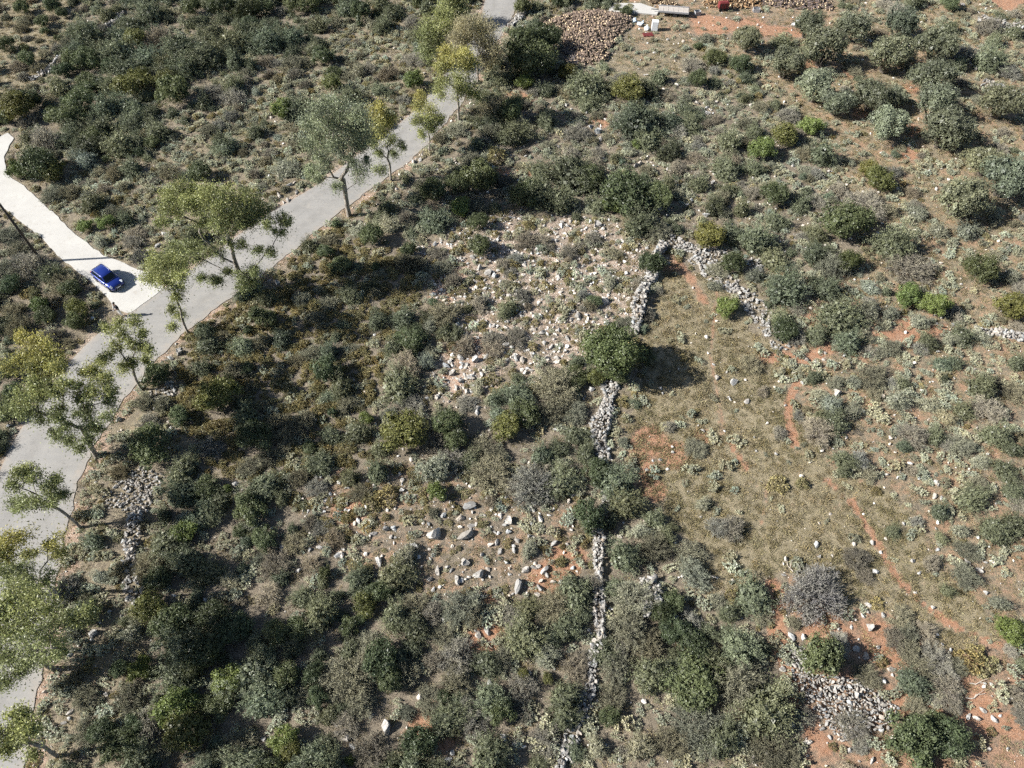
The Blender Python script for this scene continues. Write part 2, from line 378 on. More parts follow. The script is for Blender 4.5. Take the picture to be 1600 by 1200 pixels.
# ------------------------------------------------------------------ ground, road, lane
def axis(lo, hi, step, far):
    a = np.arange(lo, hi+1e-6, step); e = np.array([5, 15, 40, 100, 250, 600, far])
    return np.concatenate([lo-e[::-1], a, hi+e])
TRACKS = [([(1250, 590), (1234, 620), (1230, 655), (1240, 695)], 0.4, 0.9), ([(1330, 785), (1370, 850), (1400, 900), (1440, 945), (1500, 985), (1560, 1010), (1650, 1040)], 0.3, 0.8),
          ([(1050, 400), (1075, 430), (1100, 470)], 0.9, 0.5), ([(1195, 560), (1260, 560), (1320, 535), (1400, 525), (1475, 515)], 0.9, 0.75),
          ([(1390, 1095), (1450, 1110), (1520, 1118), (1620, 1145)], 1.0, 0.9), ([(1210, 920), (1215, 1000), (1230, 1050), (1250, 1110), (1290, 1170)], 0.9, 0.7),
          ([(1140, 690), (1165, 735)], 0.3, 0.8), ([(1200, 760), (1190, 820)], 0.25, 0.5), ([(1290, 750), (1330, 790)], 0.3, 0.6), ([(1120, 450), (1110, 560), (1130, 680)], 0.3, 0.45),
          ([(1090, 30), (1180, 48), (1240, 52)], 1.6, 0.9)]
PATCH = [(1012, 690, 2.0), (1050, 712, 1.6), (1096, 684, 0.9), (1000, 735, 1.6), (705, 428, 2.2), (690, 460, 1.6), (745, 545, 1.8), (762, 990, 1.5), (752, 1010, 1.2), (690, 1132, 2.0), (665, 1145, 1.5),
         (760, 945, 1.0), (1425, 520, 2.2), (1280, 505, 1.6), (1050, 420, 1.2), (545, 795, 1.6), (1020, 770, 1.2), (1500, 1110, 2.6), (1380, 1010, 2.0), (1290, 985, 2.0), (880, 880, 1.8), (850, 900, 1.5),
         (1270, 105, 1.6), (1330, 115, 1.3), (1340, 180, 1.5), (1420, 205, 1.5), (1410, 240, 1.8), (1420, 140, 1.2), (1110, 45, 3.0), (1180, 45, 3.0), (785, 275, 1.3), (820, 265, 1.5), (940, 190, 1.4), (810, 155, 2.0), (720, 555, 2.0), (700, 600, 1.4)]
def build_ground():
    X = axis(-98, 98, 0.4, 2500); Y = axis(-14, 138, 0.4, 2500)
    gx, gy = np.meshgrid(X, Y); P = np.column_stack([gx.ravel(), gy.ravel()])
    near = (np.abs(P[:, 0]) < 110) & (P[:, 1] > -30) & (P[:, 1] < 150)
    z = np.zeros(len(P)); cov = np.tile(np.array(DEFAULT[1]), (len(P), 1)).astype(float)
    z[near] = height_fast(P[near]); z[~near] = -0.02
    zi = zone_of(P[near]); tab = np.array([q[3] for q in ZONES]+[DEFAULT[1]]); c = tab[zi]
    Pn = P[near]
    for pts, w, s in TRACKS:
        d = seg_dist(Pn, up(*np.array(pts, float).T)[:, :2]) + 0.25*smooth_noise(Pn, 1.7, 31)
        k = np.clip(1.4-d/w, 0, 1)*s; c[:, 0] = np.maximum(c[:, 0], k*1.2); c[:, 1] *= 1-0.7*k; c[:, 2] *= 1-0.6*k
    for u, v, r in PATCH:
        o = up(u, v)[:2]; d = np.linalg.norm(Pn-o, axis=1)+0.6*smooth_noise(Pn, 0.9, 41)
        k = np.clip(1.5-d/r, 0, 1); c[:, 0] = np.maximum(c[:, 0], k*0.95); c[:, 1] *= 1-0.5*k
    dr = seg_dist(Pn, RR)+0.5*smooth_noise(Pn, 0.9, 51)
    k = np.clip(2.0-dr/1.2, 0, 1); k *= np.clip(0.75+0.6*smooth_noise(Pn, 1.3, 53), 0.25, 1); c[:, 0] = np.maximum(c[:, 0], 0.62*k); c[:, 2] = np.maximum(c[:, 2], 0.6*k)
    dl = seg_dist(Pn, RL)+0.4*smooth_noise(Pn, 0.9, 52)
    k = np.clip(1.6-dl/0.8, 0, 1); c[:, 0] = np.maximum(c[:, 0], 0.5*k); c[:, 2] = np.maximum(c[:, 2], 0.6*k)
    cov[near] = c
    nx = len(X); i = np.arange(len(Y)-1)[:, None]*nx+np.arange(nx-1)[None]; i = i.ravel()
    me = mesh_np('ground', np.column_stack([P, z]), np.stack([i, i+1, i+nx+1, i+nx], 1), ground_mat(), smooth=True)
    at = me.attributes.new('cover', 'FLOAT_COLOR', 'POINT'); at.data.foreach_set('color', np.column_stack([cov, np.ones(len(cov))]).astype(np.float32).ravel())
    tag(obj('ground', me), 'red brown stony ground of the scrubland', kind='structure')
build_ground()
def smooth_line(p, it=3):
    p = p.copy()
    for _ in range(it): p[1:-1] = 0.25*p[:-2]+0.5*p[1:-1]+0.25*p[2:]
    return p
def build_road():
    n = 260; a = smooth_line(resample(RL, n), 6); b = smooth_line(resample(RR, n), 6); m = 11
    b = b+unit(b-a)*(0.12*np.sin(np.arange(n)*0.9)+0.10*np.sin(np.arange(n)*2.3))[:, None]
    V = []; E = []
    for j in range(m):
        t = j/(m-1); q = a*(1-t)+b*t
        V.append(np.column_stack([q, np.full(n, 0.035-0.02*(2*t-1)**2)])); E.append(np.full(n, abs(2*t-1)))
    V = np.concatenate([np.column_stack([a, np.full(n, -0.15)])]+V+[np.column_stack([b, np.full(n, -0.15)])]); E = np.concatenate([np.ones(n)]+E+[np.ones(n)])
    i = (np.arange(m+1)[:, None]*n+np.arange(n-1)[None]).ravel()
    me = mesh_np('road', V, np.stack([i, i+n, i+n+1, i+1], 1), asphalt_mat(), smooth=False)
    at = me.attributes.new('edge', 'FLOAT', 'POINT'); at.data.foreach_set('value', E.astype(np.float32))
    tag(obj('road', me), 'weathered grey asphalt road curving past the eucalyptus trees', kind='structure')
    b2 = MB(); pts = [(p[0], p[1], 0.0) for p in LANEPOLY]
    b2.loft([[(x, y, -0.15) for x, y, _ in pts], [(x, y, 0.045) for x, y, _ in pts]])
    o = b2.build('concrete_lane', concrete_mat()); tag(o, 'bright concrete side lane joining the asphalt road', kind='structure')
    tri = o.modifiers.new('tri', 'TRIANGULATE')
    pad = MB(); pp = up(*np.array([(955, 8), (1000, 8), (1030, 18), (1026, 26), (985, 22), (950, 22)], float).T)
    pad.loft([[(x, y, -0.1) for x, y, _ in pp], [(x, y, hz(pp[2][0], pp[2][1])+0.22) for x, y, _ in pp]])
    tag(pad.build('concrete_slab', concrete_mat()), 'pale concrete strip beside the firewood', kind='structure')
build_road()

# ------------------------------------------------------------------ plant and stone prototypes, one unit in radius
def p_dense(seed, h=1.15, lobes=20, n=1500, leaf=0.085, lobe_r=(0.24, 0.42)):
    r = np.random.default_rng(seed); C = []; R = []
    for k in range(lobes):
        d = sphere_pts(r, 1)[0]; d[2] = abs(d[2])*1.1-0.1; q = r.uniform(0.35, 0.78)
        C.append([d[0]*q, d[1]*q, h*0.48+d[2]*q*h*0.55]); R.append(r.uniform(*lobe_r))
    C.append([0, 0, h*0.45]); R.append(0.5); C = np.array(C); R = np.array(R)
    k = r.choice(len(C), n, p=R**2/np.sum(R**2)); d = sphere_pts(r, n)
    P = C[k]+d*(R[k]*r.uniform(0.82, 1.06, n))[:, None]
    deep = np.zeros(n, bool)
    for c, q in zip(C, R): deep |= np.linalg.norm(P-c, axis=1) < q*0.72
    keep = (~deep | (r.random(n) < 0.15)) & (P[:, 2] > 0.02)
    P, d, k = P[keep], d[keep], k[keep]; m = len(P)
    nn = unit(d+0.55*r.normal(size=(m, 3))); di = np.cross(nn, r.normal(size=(m, 3)))
    cv = r.uniform(0.25, 0.75, len(C))[k]
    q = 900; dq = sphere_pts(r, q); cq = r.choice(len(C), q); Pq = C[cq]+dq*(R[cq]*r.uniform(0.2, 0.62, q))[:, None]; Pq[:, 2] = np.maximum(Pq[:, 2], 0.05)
    inner = leaves(Pq, r.normal(size=(q, 3)), dq+0.4*r.normal(size=(q, 3)), 0.17, 0.14, r.uniform(0.1, 0.6, q))  # core leaves, toned darker, added to make the crown's shadows solid
    return join([leaves(P, di, nn, leaf*r.uniform(0.8, 1.7, m), leaf*r.uniform(0.55, 1.0, m), np.clip(cv+r.normal(0, 0.17, m), 0, 1)), inner])
def p_feathery(seed, h=1.12, shoots=430, per=20, leaf=0.052):
    r = np.random.default_rng(seed); parts = []
    az = r.uniform(0, 6.283, shoots); el = np.arcsin(r.uniform(0.05, 1, shoots)); q = r.uniform(0.25, 0.72, shoots)
    lump = 1+0.30*np.sin(az*2+r.uniform(0, 6))+0.24*np.sin(az*3+r.uniform(0, 6))+0.16*np.sin(az*5+el*4+r.uniform(0, 6)); q *= np.clip(lump, 0.5, 1.4)
    O = np.column_stack([np.cos(az)*np.cos(el)*q, np.sin(az)*np.cos(el)*q, np.sin(el)*q*h+0.05])
    D = unit(np.column_stack([np.cos(az)*np.cos(el), np.sin(az)*np.cos(el), np.sin(el)*0.9+0.25])+0.38*r.normal(size=(shoots, 3)))
    L = r.uniform(0.18, 0.42, shoots); cv = r.uniform(0.2, 0.8, shoots)
    t = np.tile(np.linspace(0.05, 1, per), shoots); k = np.repeat(np.arange(shoots), per); m = len(k)
    P = O[k]+D[k]*(L[k]*t)[:, None]+0.03*r.normal(size=(m, 3)); P[:, 2] -= 0.08*t*t
    di = unit(D[k]+0.85*r.normal(size=(m, 3))); nn = 0.8*r.normal(size=(m, 3))+1.3*unit(O[k]*np.array([1, 1, 1.2]))
    ok = P[:, 2] > 0.01
    parts.append(leaves(P[ok], di[ok], nn[ok], (leaf*r.uniform(0.7, 1.5, m))[ok], (leaf*0.34*r.uniform(0.8, 1.5, m))[ok], np.clip(cv[k]+r.normal(0, 0.2, m), 0, 1)[ok]))
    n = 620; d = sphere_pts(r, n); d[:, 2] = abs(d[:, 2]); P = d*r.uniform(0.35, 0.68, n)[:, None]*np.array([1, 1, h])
    parts.append(leaves(P, r.normal(size=(n, 3)), d+0.5*r.normal(size=(n, 3)), 0.16, 0.12, r.uniform(0.1, 0.6, n)))  # inner core leaves toned darker: crown shade put into their colour
    return join(parts)
def p_twiggy(seed, h=0.95, stems=150, per=30, leafy=700):
    r = np.random.default_rng(seed); parts = []
    az = r.uniform(0, 6.283, stems); el = np.arcsin(r.uniform(0.12, 1, stems))
    D = np.column_stack([np.cos(az)*np.cos(el), np.sin(az)*np.cos(el), np.sin(el)*h])
    O = D*np.array([0.2, 0.2, 0.0]); lump = r.uniform(0.78, 1.0, stems)*(1+0.12*np.sin(3*az+seed)+0.08*np.sin(5*az+2*seed))
    k = np.repeat(np.arange(stems), per); m = len(k); t = r.uniform(0.3, 0.95, m)
    A = O[k]+D[k]*(t*lump[k])[:, None]; d = unit(unit(D[k])+0.75*r.normal(size=(m, 3))); L = r.uniform(0.10, 0.24, m)
    B = A+d*L[:, None]; B[:, 2] = np.maximum(B[:, 2], 0.02)
    cv = np.clip(r.uniform(0.25, 0.75, stems)[k]+r.normal(0, 0.15, m), 0, 1)
    parts.append(leaves((A+B)/2, B-A, r.normal(size=(m, 3))+[0, 0, 0.5], L, 0.017, cv))
    m2 = m; d2 = unit(d+0.8*r.normal(size=(m2, 3))); L2 = r.uniform(0.06, 0.15, m2)
    P2 = A+d*(L*r.uniform(0.5, 1, m2))[:, None]+d2*(L2/2)[:, None]; ok = P2[:, 2] > 0.02
    parts.append(leaves(P2[ok], d2[ok], (r.normal(size=(m2, 3))+[0, 0, 0.5])[ok], L2[ok], 0.014, cv[ok]))
    S = O+D*lump[:, None]*0.45
    parts.append(leaves(S, D, r.normal(size=(stems, 3)), 0.85, 0.03, np.full(stems, 0.2)))
    if leafy:
        q = r.choice(m, leafy); P = B[q]; parts.append(leaves(P, r.normal(size=(leafy, 3)), r.normal(size=(leafy, 3))+[0, 0, 1], 0.05, 0.036, r.uniform(0.4, 1, leafy)))
    return join(parts)
def p_sage(seed, ros=46, per=17):
    r = np.random.default_rng(seed); az = r.uniform(0, 6.283, ros); q = np.sqrt(r.random(ros))*0.82
    lump = np.clip(1+0.3*np.sin(az*2+r.uniform(0, 6)), 0.6, 1.3)
    C = np.column_stack([np.cos(az)*q*lump, np.sin(az)*q*lump, (1-0.65*q**2)*r.uniform(0.4, 0.8, ros)])
    k = np.repeat(np.arange(ros), per); m = len(k); a = r.uniform(0, 6.283, m); e = r.uniform(0.0, 1.2, m)
    d = np.column_stack([np.cos(a)*np.cos(e), np.sin(a)*np.cos(e), np.sin(e)]); L = r.uniform(0.10, 0.21, m)
    P = C[k]+d*(L*0.55)[:, None]-np.array([0, 0, 1])*(r.random(m)**1.5*0.32)[:, None]; P[:, 2] = np.maximum(P[:, 2], 0.03)
    nn = np.cross(d, np.cross(np.tile([0., 0, 1], (m, 1)), d))+0.5*r.normal(size=(m, 3))+[0, 0, 0.2]
    cv = np.clip(r.uniform(0.3, 0.75, ros)[k]+r.normal(0, 0.2, m), 0, 1)
    return leaves(P, d, nn, L, L*r.uniform(0.35, 0.6, m), cv)
def p_cushion(seed, n=900, h=0.72):
    r = np.random.default_rng(seed); d = sphere_pts(r, n); d[:, 2] = abs(d[:, 2])
    ph = r.uniform(0, 6, 4); az = np.arctan2(d[:, 1], d[:, 0])
    rad = 0.82+0.1*np.sin(3*az+ph[0])+0.10*np.sin(5*az+4*d[:, 2]+ph[1])+0.07*np.sin(9*az+7*d[:, 2]+ph[2])
    P = d*(rad*r.uniform(0.86, 1.08, n))[:, None]*np.array([1, 1, h]); di = unit(d+0.7*r.normal(size=(n, 3)))
    nn = unit(d+0.9*r.normal(size=(n, 3)))
    return leaves(P, di, nn, r.uniform(0.10, 0.18, n), r.uniform(0.06, 0.11, n), np.clip(0.5+0.25*np.sin(5*az+4*d[:, 2]+ph[1])+r.normal(0, 0.2, n), 0, 1))
def p_tuft(seed, n=46, spread=0.75):
    r = np.random.default_rng(seed); a = r.uniform(0, 6.283, n); q = np.sqrt(r.random(n))*spread
    C = np.column_stack([np.cos(a)*q, np.sin(a)*q, np.zeros(n)]); L = r.uniform(0.25, 0.7, n)
    d = unit(np.column_stack([r.normal(0, 0.75, n), r.normal(0, 0.75, n), r.uniform(0.35, 1, n)]))
    return leaves(C+d*(L/2)[:, None], d, r.normal(size=(n, 3))+[0, 0, 0.6], L, r.uniform(0.05, 0.11, n), r.random(n))
def p_rock(seed, sub=2):
    r = np.random.default_rng(seed); b = bmesh.new(); bmesh.ops.create_icosphere(b, subdivisions=sub, radius=1.0)
    V = np.array([v.co for v in b.verts]); Fc = np.array([[v.index for v in f.verts] for f in b.faces]); b.free()
    V *= r.uniform(0.80, 1.2, (len(V), 1))
    for _ in range(13):
        nrm = sphere_pts(r, 1)[0]; dd = r.uniform(0.34, 0.70); s = V@nrm
        V -= np.outer(np.maximum(s-dd, 0), nrm)
    V += r.normal(0, 0.035, V.shape); V *= np.array([1.0, r.uniform(0.6, 0.9), r.uniform(0.5, 0.8)]); V /= np.max(np.abs(V[:, :2]))
    return V, Fc, np.full(len(V), 0.5)
def mk(fn, name, m, seeds, **kw): return [mesh_np(name, *(lambda t: (t[0], t[1]))(q), m, var=q[2]) for q in (fn(s, **kw) for s in seeds)]
PROTO = dict(
    O=mk(p_dense, 'olive_crown', M_LEAF, (11, 12, 13, 14), h=1.25, lobes=30, n=11000, leaf=0.040, lobe_r=(0.2, 0.38)),
    D=mk(p_dense, 'evergreen_shrub', M_LEAF, (21, 22, 23, 24), h=1.1, lobes=28, n=9000, leaf=0.043, lobe_r=(0.2, 0.38)),
    Y=mk(p_dense, 'yellow_green_shrub', M_LEAF, (31, 32, 33), h=1.1, lobes=28, n=8500, leaf=0.044, lobe_r=(0.2, 0.38)),
    L=mk(p_dense, 'bright_green_shrub', M_LEAF, (36, 37, 38), h=1.1, lobes=30, n=7500, leaf=0.046, lobe_r=(0.18, 0.34)),
    B=mk(p_feathery, 'feathery_shrub', M_LEAF, (41, 42, 43, 44, 45, 46)),
    G=mk(p_twiggy, 'bare_twig_shrub', M_TWIG, (51, 52, 53, 54)),
    N=mk(p_twiggy, 'brown_shrub', M_TWIG, (61, 62, 63, 64), leafy=1900),
    P=mk(p_sage, 'sage_shrub', M_LEAF, (71, 72, 73, 74, 75, 76)),
    C=mk(p_cushion, 'cushion_shrub', M_LEAF, (81, 82, 83, 84)),
    g=mk(p_tuft, 'grass_tuft', M_GRASS, (91, 92, 93, 94)),
    s=mk(p_rock, 'loose_stone', M_STONE, (101, 102, 103, 104, 105, 106), sub=1),
    R=mk(p_rock, 'rock', M_STONE, range(111, 125), sub=2))
# base colours, real leaf albedo
TINT = dict(O=(0.160, 0.178, 0.116), D=(0.098, 0.120, 0.058), Y=(0.150, 0.155, 0.052), L=(0.145, 0.185, 0.058), B=(0.156, 0.174, 0.106),
            G=(0.258, 0.242, 0.196), N=(0.226, 0.220, 0.158), P=(0.372, 0.380, 0.275), C=(0.250, 0.220, 0.108), g=(0.255, 0.218, 0.130), s=(0.60, 0.575, 0.53), R=(0.335, 0.325, 0.305))
HF = dict(O=0.62, D=0.55, Y=0.55, L=0.55, B=0.5, G=0.45, N=0.45, P=0.35, C=0.3, R=0.3)     # height of the visual centre over the radius
RAD = dict(B=(0.65, 2.1), D=(0.7, 1.8), G=(0.55, 1.2), N=(0.55, 1.2), P=(0.26, 0.72), C=(0.28, 0.62), L=(0.5, 0.9), Y=(0.6, 1.0))

# shrubs read off the photograph: block letter, then x, y, radius in the block enlarged three times, and kind
HAND = {
'A': "105 45 40 D;250 35 45 D;200 110 40 D;300 70 30 D;30 215 50 D;85 300 50 G;410 160 90 B;620 110 60 B;500 60 60 B;690 60 70 B;770 50 50 B;900 40 60 D;1030 40 60 D;1160 60 60 D;1230 40 50 D;1320 50 40 G;1420 10 70 D;1170 110 55 D;1000 150 90 B;1080 200 80 B;1250 190 90 B;1370 170 70 B;640 190 60 Y;740 180 80 G;830 200 80 B;560 230 90 B;700 260 80 B;500 260 70 B;400 280 80 D;330 290 50 D;300 335 45 D;960 260 100 B;860 320 80 B;600 320 80 B;1100 290 70 B;1250 280 50 G;1510 270 50 D;1380 290 60 N;1490 110 60 B;620 400 80 Y;660 360 50 Y;520 400 70 B;400 420 60 D;270 400 70 B;820 430 100 D;770 380 60 Y;500 500 80 B;600 490 70 B;370 480 80 D;310 540 80 D;80 510 80 Y;150 480 60 D;20 560 40 D;130 555 55 G;330 600 60 B;450 590 80 B;210 650 90 G;420 690 80 B;560 670 90 B;640 660 60 B;400 750 80 P;610 780 70 B;190 770 110 D;90 800 60 L;260 810 60 Y;940 810 60 D;880 820 50 B;1370 500 80 B;1320 520 60 L;1440 480 60 B;250 900 60 N;320 900 50 N;430 950 60 B;400 1060 40 L;500 1050 45 L;530 1000 60 N;620 1130 60 G;470 1130 50 P;1340 790 70 P;1560 400 50 Y;1560 340 40 D;1150 380 40 G;1000 430 60 G;1090 450 60 G;1200 430 40 P;20 1100 60 N;80 1160 60 N",
'B': "870 240 110 D;960 200 90 D;800 200 60 N;820 165 40 D;1060 340 45 Y;900 310 100 D;1150 410 90 B;960 420 50 B;860 390 50 L;820 610 100 B;760 640 50 B;340 380 65 L;340 270 60 G;700 620 60 N;720 510 80 N;800 530 70 D;540 600 50 N;1400 560 120 B;1340 420 80 Y;1440 420 60 B;1385 680 30 L;1440 650 70 B;1110 620 60 G;1090 790 140 B;1170 840 85 D;930 890 120 B;860 920 80 D;1020 940 90 B;1330 910 120 D;1270 960 50 L;1390 900 40 L;1480 930 80 D;1400 1040 100 B;1480 1080 70 N;1540 700 80 B;1560 560 60 B;660 840 90 D;560 870 60 D;600 960 80 N;430 900 70 D;560 980 60 L;440 1030 80 B;230 1060 60 P;650 1050 50 D;870 1120 60 G;650 1160 60 D;150 1120 60 D;80 1080 60 P;850 40 50 D;240 60 50 B;90 60 60 D;190 20 60 B;20 40 50 B;330 100 50 G;140 110 50 P;50 450 70 B;180 410 60 B;80 330 60 P;220 340 50 G;620 760 60 N;730 730 70 C",  # some D by the road put eucalyptus shadow on shrubs into dark leaf colour
'C': "300 205 65 O;480 320 75 O;655 260 90 O;585 140 65 O;790 150 70 O;1010 140 75 O;965 285 95 O;1180 240 85 O;1440 270 100 B;620 430 80 O;720 500 70 O;890 470 85 O;985 470 50 O;1170 390 90 O;1170 510 90 O;1220 640 95 O;950 610 80 O;1490 500 95 O;600 600 58 L;370 700 70 L;480 640 70 Y;1420 780 80 O;1510 860 110 O;1290 950 110 O;1440 120 60 G;660 720 90 B;860 950 100 G;760 1060 110 D;120 1110 80 Y;200 780 90 B;220 660 80 B;70 380 50 D;150 270 50 D;50 300 60 G;40 580 60 B;920 850 70 Y;870 800 50 Y;1000 1140 120 B;350 1120 100 B;400 880 50 N;560 950 70 B;620 1100 60 B;1250 20 50 D;1010 50 60 G;950 15 40 G;500 540 60 G;1540 330 60 G;1560 60 40 G;1330 250 60 G;110 180 40 N;80 860 60 B;150 960 70 B;430 920 60 D;280 980 60 B;1100 1000 60 P;1200 1080 70 P;1330 1080 70 P",
'D': "30 60 70 N;120 40 80 G;290 120 80 N;330 150 60 D;230 210 60 G;210 280 60 D;190 240 50 L;370 250 55 Y;130 170 40 C;240 380 60 G;60 260 60 N;90 330 70 N;180 430 60 G;110 480 60 N;40 540 60 D;60 640 60 D;20 740 50 D;740 560 70 D;670 680 60 N;1030 660 100 Y;1130 690 60 B;700 890 100 D;680 935 40 L;850 1000 100 B;850 1110 100 B;980 890 60 G;1150 750 80 B;1190 840 100 D;940 520 60 B;1250 200 60 B;1170 980 60 N;1550 840 60 B;1400 1040 60 N;1250 940 60 N;1480 1080 60 G;970 1090 60 D;1100 540 60 N;1330 840 60 N;1420 780 70 N;760 690 50 N;640 830 50 P;470 1110 50 P;560 1010 50 N;1540 450 60 B",
'E': "170 300 60 B;290 290 70 B;480 50 60 N;490 270 90 N;240 430 60 B;330 440 50 D;580 420 60 G;710 430 55 G;820 380 60 G;850 180 55 G;540 360 50 B;270 590 120 B;300 510 80 G;285 830 118 Y;500 790 80 D;540 860 70 D;780 810 80 Y;830 650 80 B;850 740 85 D;1010 600 110 N;1090 560 60 D;1000 720 80 N;1190 580 45 Y;120 770 40 L;170 1010 80 B;440 1000 110 P;450 1110 55 L;520 940 80 G;660 900 80 N;700 1010 100 N;940 930 80 B;1020 900 60 B;1030 1050 100 B;1150 920 70 B;1290 1060 110 B;900 1080 100 G;1335 310 45 N;1385 200 42 G;1405 120 45 G;1330 370 35 N;1440 40 70 D;900 430 30 C;700 495 25 C;715 580 40 C;565 160 40 C;430 625 30 C;1200 1010 70 D;1100 740 60 N;640 630 50 P;590 690 60 G;90 1110 60 N;40 1040 60 B;210 1130 60 C;140 1150 50 C;330 690 60 G;740 740 60 B;420 330 60 P;400 500 60 P;300 30 60 N;1170 230 40 N;1190 210 35 D;1260 120 50 P",
'F': "170 60 60 N;490 150 115 B;750 270 120 B;210 240 60 L;630 370 70 B;480 350 60 D;700 50 75 N;780 40 60 Y;1080 50 100 G;1380 70 90 D;1050 190 70 L;1175 235 70 L;1540 240 80 Y;1570 500 50 B;880 150 60 P;330 500 60 N;890 560 70 N;625 565 45 B;640 820 80 G;1080 840 75 G;1000 680 80 P;1440 720 80 G;1300 880 70 N;1470 840 70 B;1550 900 60 B;810 1020 45 P;1070 1000 40 G;450 1070 50 C;560 1070 40 C;250 860 45 P;215 985 45 P;1370 1130 95 B;1290 1110 50 P;1290 460 38 P;1050 410 38 P;1240 610 40 P;1390 370 50 P;1250 400 50 P;1050 470 40 P;700 700 70 P;800 730 60 P;640 650 50 P;900 720 50 P;1150 700 60 P;1240 760 60 P;1560 640 60 N;1520 1000 70 B;1560 1100 60 B;1400 960 60 P;470 290 60 B;540 380 50 G;150 140 50 P;340 90 60 P;870 260 70 P;980 270 60 P;1110 310 60 P;1540 100 50 P;1570 330 40 G;1000 980 50 P;60 900 50 N;100 1160 60 P;40 1000 50 P;930 760 50 P",
'G': "870 90 70 L;720 135 45 C;700 250 80 N;870 230 100 B;740 310 60 D;470 300 60 P;700 460 80 Y;620 560 80 P;400 480 70 D;850 640 140 B;830 800 130 B;1180 780 130 B;1070 790 80 L;830 920 100 L;1230 880 110 B;1370 630 80 B;1500 470 110 B;1420 400 70 B;880 1020 110 Y;560 1110 90 D;1550 790 100 N;1540 950 70 B;1330 1070 80 L;1360 1120 60 Y;500 930 60 P;1100 1100 80 N;700 1000 80 G;1290 240 80 G;1100 540 100 D;1000 480 80 D;800 520 90 D;1260 380 70 G;600 870 70 N;400 1030 60 N;970 280 80 B;1080 320 60 P;1400 560 60 D;1300 560 70 D;970 640 100 D;900 740 80 D;1030 900 70 D;1350 760 70 D;1420 860 60 N;1000 1150 60 B;760 1120 60 N;640 1000 60 D;480 1020 60 D;400 870 60 N;350 780 50 N;560 740 60 D;660 740 60 L;470 650 60 P;360 620 60 P;1380 140 60 N;1180 60 60 P;1060 150 50 P;1240 130 60 D",
'H': "560 440 100 N;310 210 80 P;110 440 60 Y;250 490 100 B;350 540 90 B;620 490 60 N;870 450 70 B;1000 430 90 N;1090 370 110 B;1060 540 100 B;860 590 110 B;800 490 60 G;540 680 90 G;430 700 60 G;680 710 80 B;750 690 60 N;960 680 80 P;850 770 35 Y;970 780 30 Y;700 880 110 B;740 930 80 D;620 960 80 G;850 820 80 G;1050 870 120 B;1050 960 90 B;1100 720 70 G;1330 200 110 B;1470 170 80 N;1390 400 110 N;1350 550 110 N;1450 620 80 N;1280 720 80 N;1230 660 70 B;1450 760 100 B;1560 750 80 B;430 880 80 N;480 870 40 D;60 780 110 N;150 1130 100 G;350 1080 90 D;700 1150 110 B;900 1090 60 P;1200 1100 80 P;1400 1100 110 P;1540 1080 90 N;880 180 60 P;180 700 90 D;260 680 60 B;300 760 80 N;230 800 60 D;40 640 70 B;40 540 60 D;130 620 60 N;330 640 60 B;480 590 60 N;990 600 60 B;1280 870 70 N;1250 960 60 D;1330 990 60 P;1100 1120 50 B;960 1000 60 P;1500 480 60 D;1560 420 60 D;1560 560 70 D;1260 50 50 B;1400 90 60 P;90 900 80 N;20 1000 70 G",
'I': "340 390 110 B;385 490 55 N;220 470 70 B;270 640 120 B;250 800 120 N;400 930 150 B;870 770 60 N;60 800 120 D;80 1000 130 N;190 1060 120 B;430 1100 110 N;1170 240 50 G;1330 300 60 N;1200 700 90 G;1130 740 70 N;1080 800 80 B;1240 370 40 B;1470 90 80 B;1560 60 70 B;1530 560 80 L;1350 700 60 C;1060 1060 120 D;1120 1140 60 L;910 430 40 C;170 70 60 G;40 200 80 N;60 290 80 N;800 1000 70 G;990 90 40 B;100 430 50 P;240 260 50 P;1140 560 70 G;1060 570 60 N;1000 600 60 G;1380 660 60 C;1420 720 60 C;1290 730 50 N;1480 430 60 P;1590 640 50 P;1340 180 60 N;1300 90 60 P;820 220 60 G;860 300 50 G;120 560 60 B;150 700 80 B;60 640 90 D;900 1080 60 P;950 860 50 P;1390 1080 50 P;1250 1080 90 D;1180 1000 60 D;1490 840 60 P;1560 760 50 P"}

# hand-labelled single plants: block x y radius kind name label
SPECIAL = [('E', 1270, 470, 135, 'S', 'evergreen_tree', 'round evergreen tree casting a dark shadow at the meadow edge', 'tree'),
           ('I', 650, 680, 118, 'D', 'evergreen_shrub', 'dome shaped green shrub growing on the grey stone heap', 'shrub'),
           ('I', 620, 390, 98, 'G', 'bare_twig_shrub', 'large pale grey twiggy dome shrub on the lower meadow', 'shrub')]

NAMES = dict(O=('olive_tree', 'grey-green olive tree', 'tree'), D=('evergreen_shrub', 'dark green dense shrub', 'shrub'), Y=('yellow_green_shrub', 'yellow-green leafy shrub', 'shrub'),
             L=('bright_green_shrub', 'bright green leafy shrub', 'shrub'), B=('feathery_shrub', 'grey-green feathery shrub', 'shrub'), G=('bare_twig_shrub', 'grey bare-twigged shrub', 'shrub'),
             N=('brown_shrub', 'brownish dry shrub', 'shrub'), P=('sage_shrub', 'pale sage shrub', 'shrub'), C=('cushion_shrub', 'low ochre cushion shrub', 'shrub'), R=('rock', 'pale limestone rock', 'rock'))
GROUPS = dict(O='olive trees', D='dark evergreen shrubs', Y='yellow-green shrubs', L='bright green shrubs', B='grey-green feathery shrubs', G='grey twiggy shrubs', N='brown dry shrubs', P='pale sage shrubs', C='ochre cushion shrubs', R='loose limestone rocks')
LIMIT = dict(O=60, D=190, Y=60, L=60, B=280, G=230, N=230, P=290, C=290, R=290)
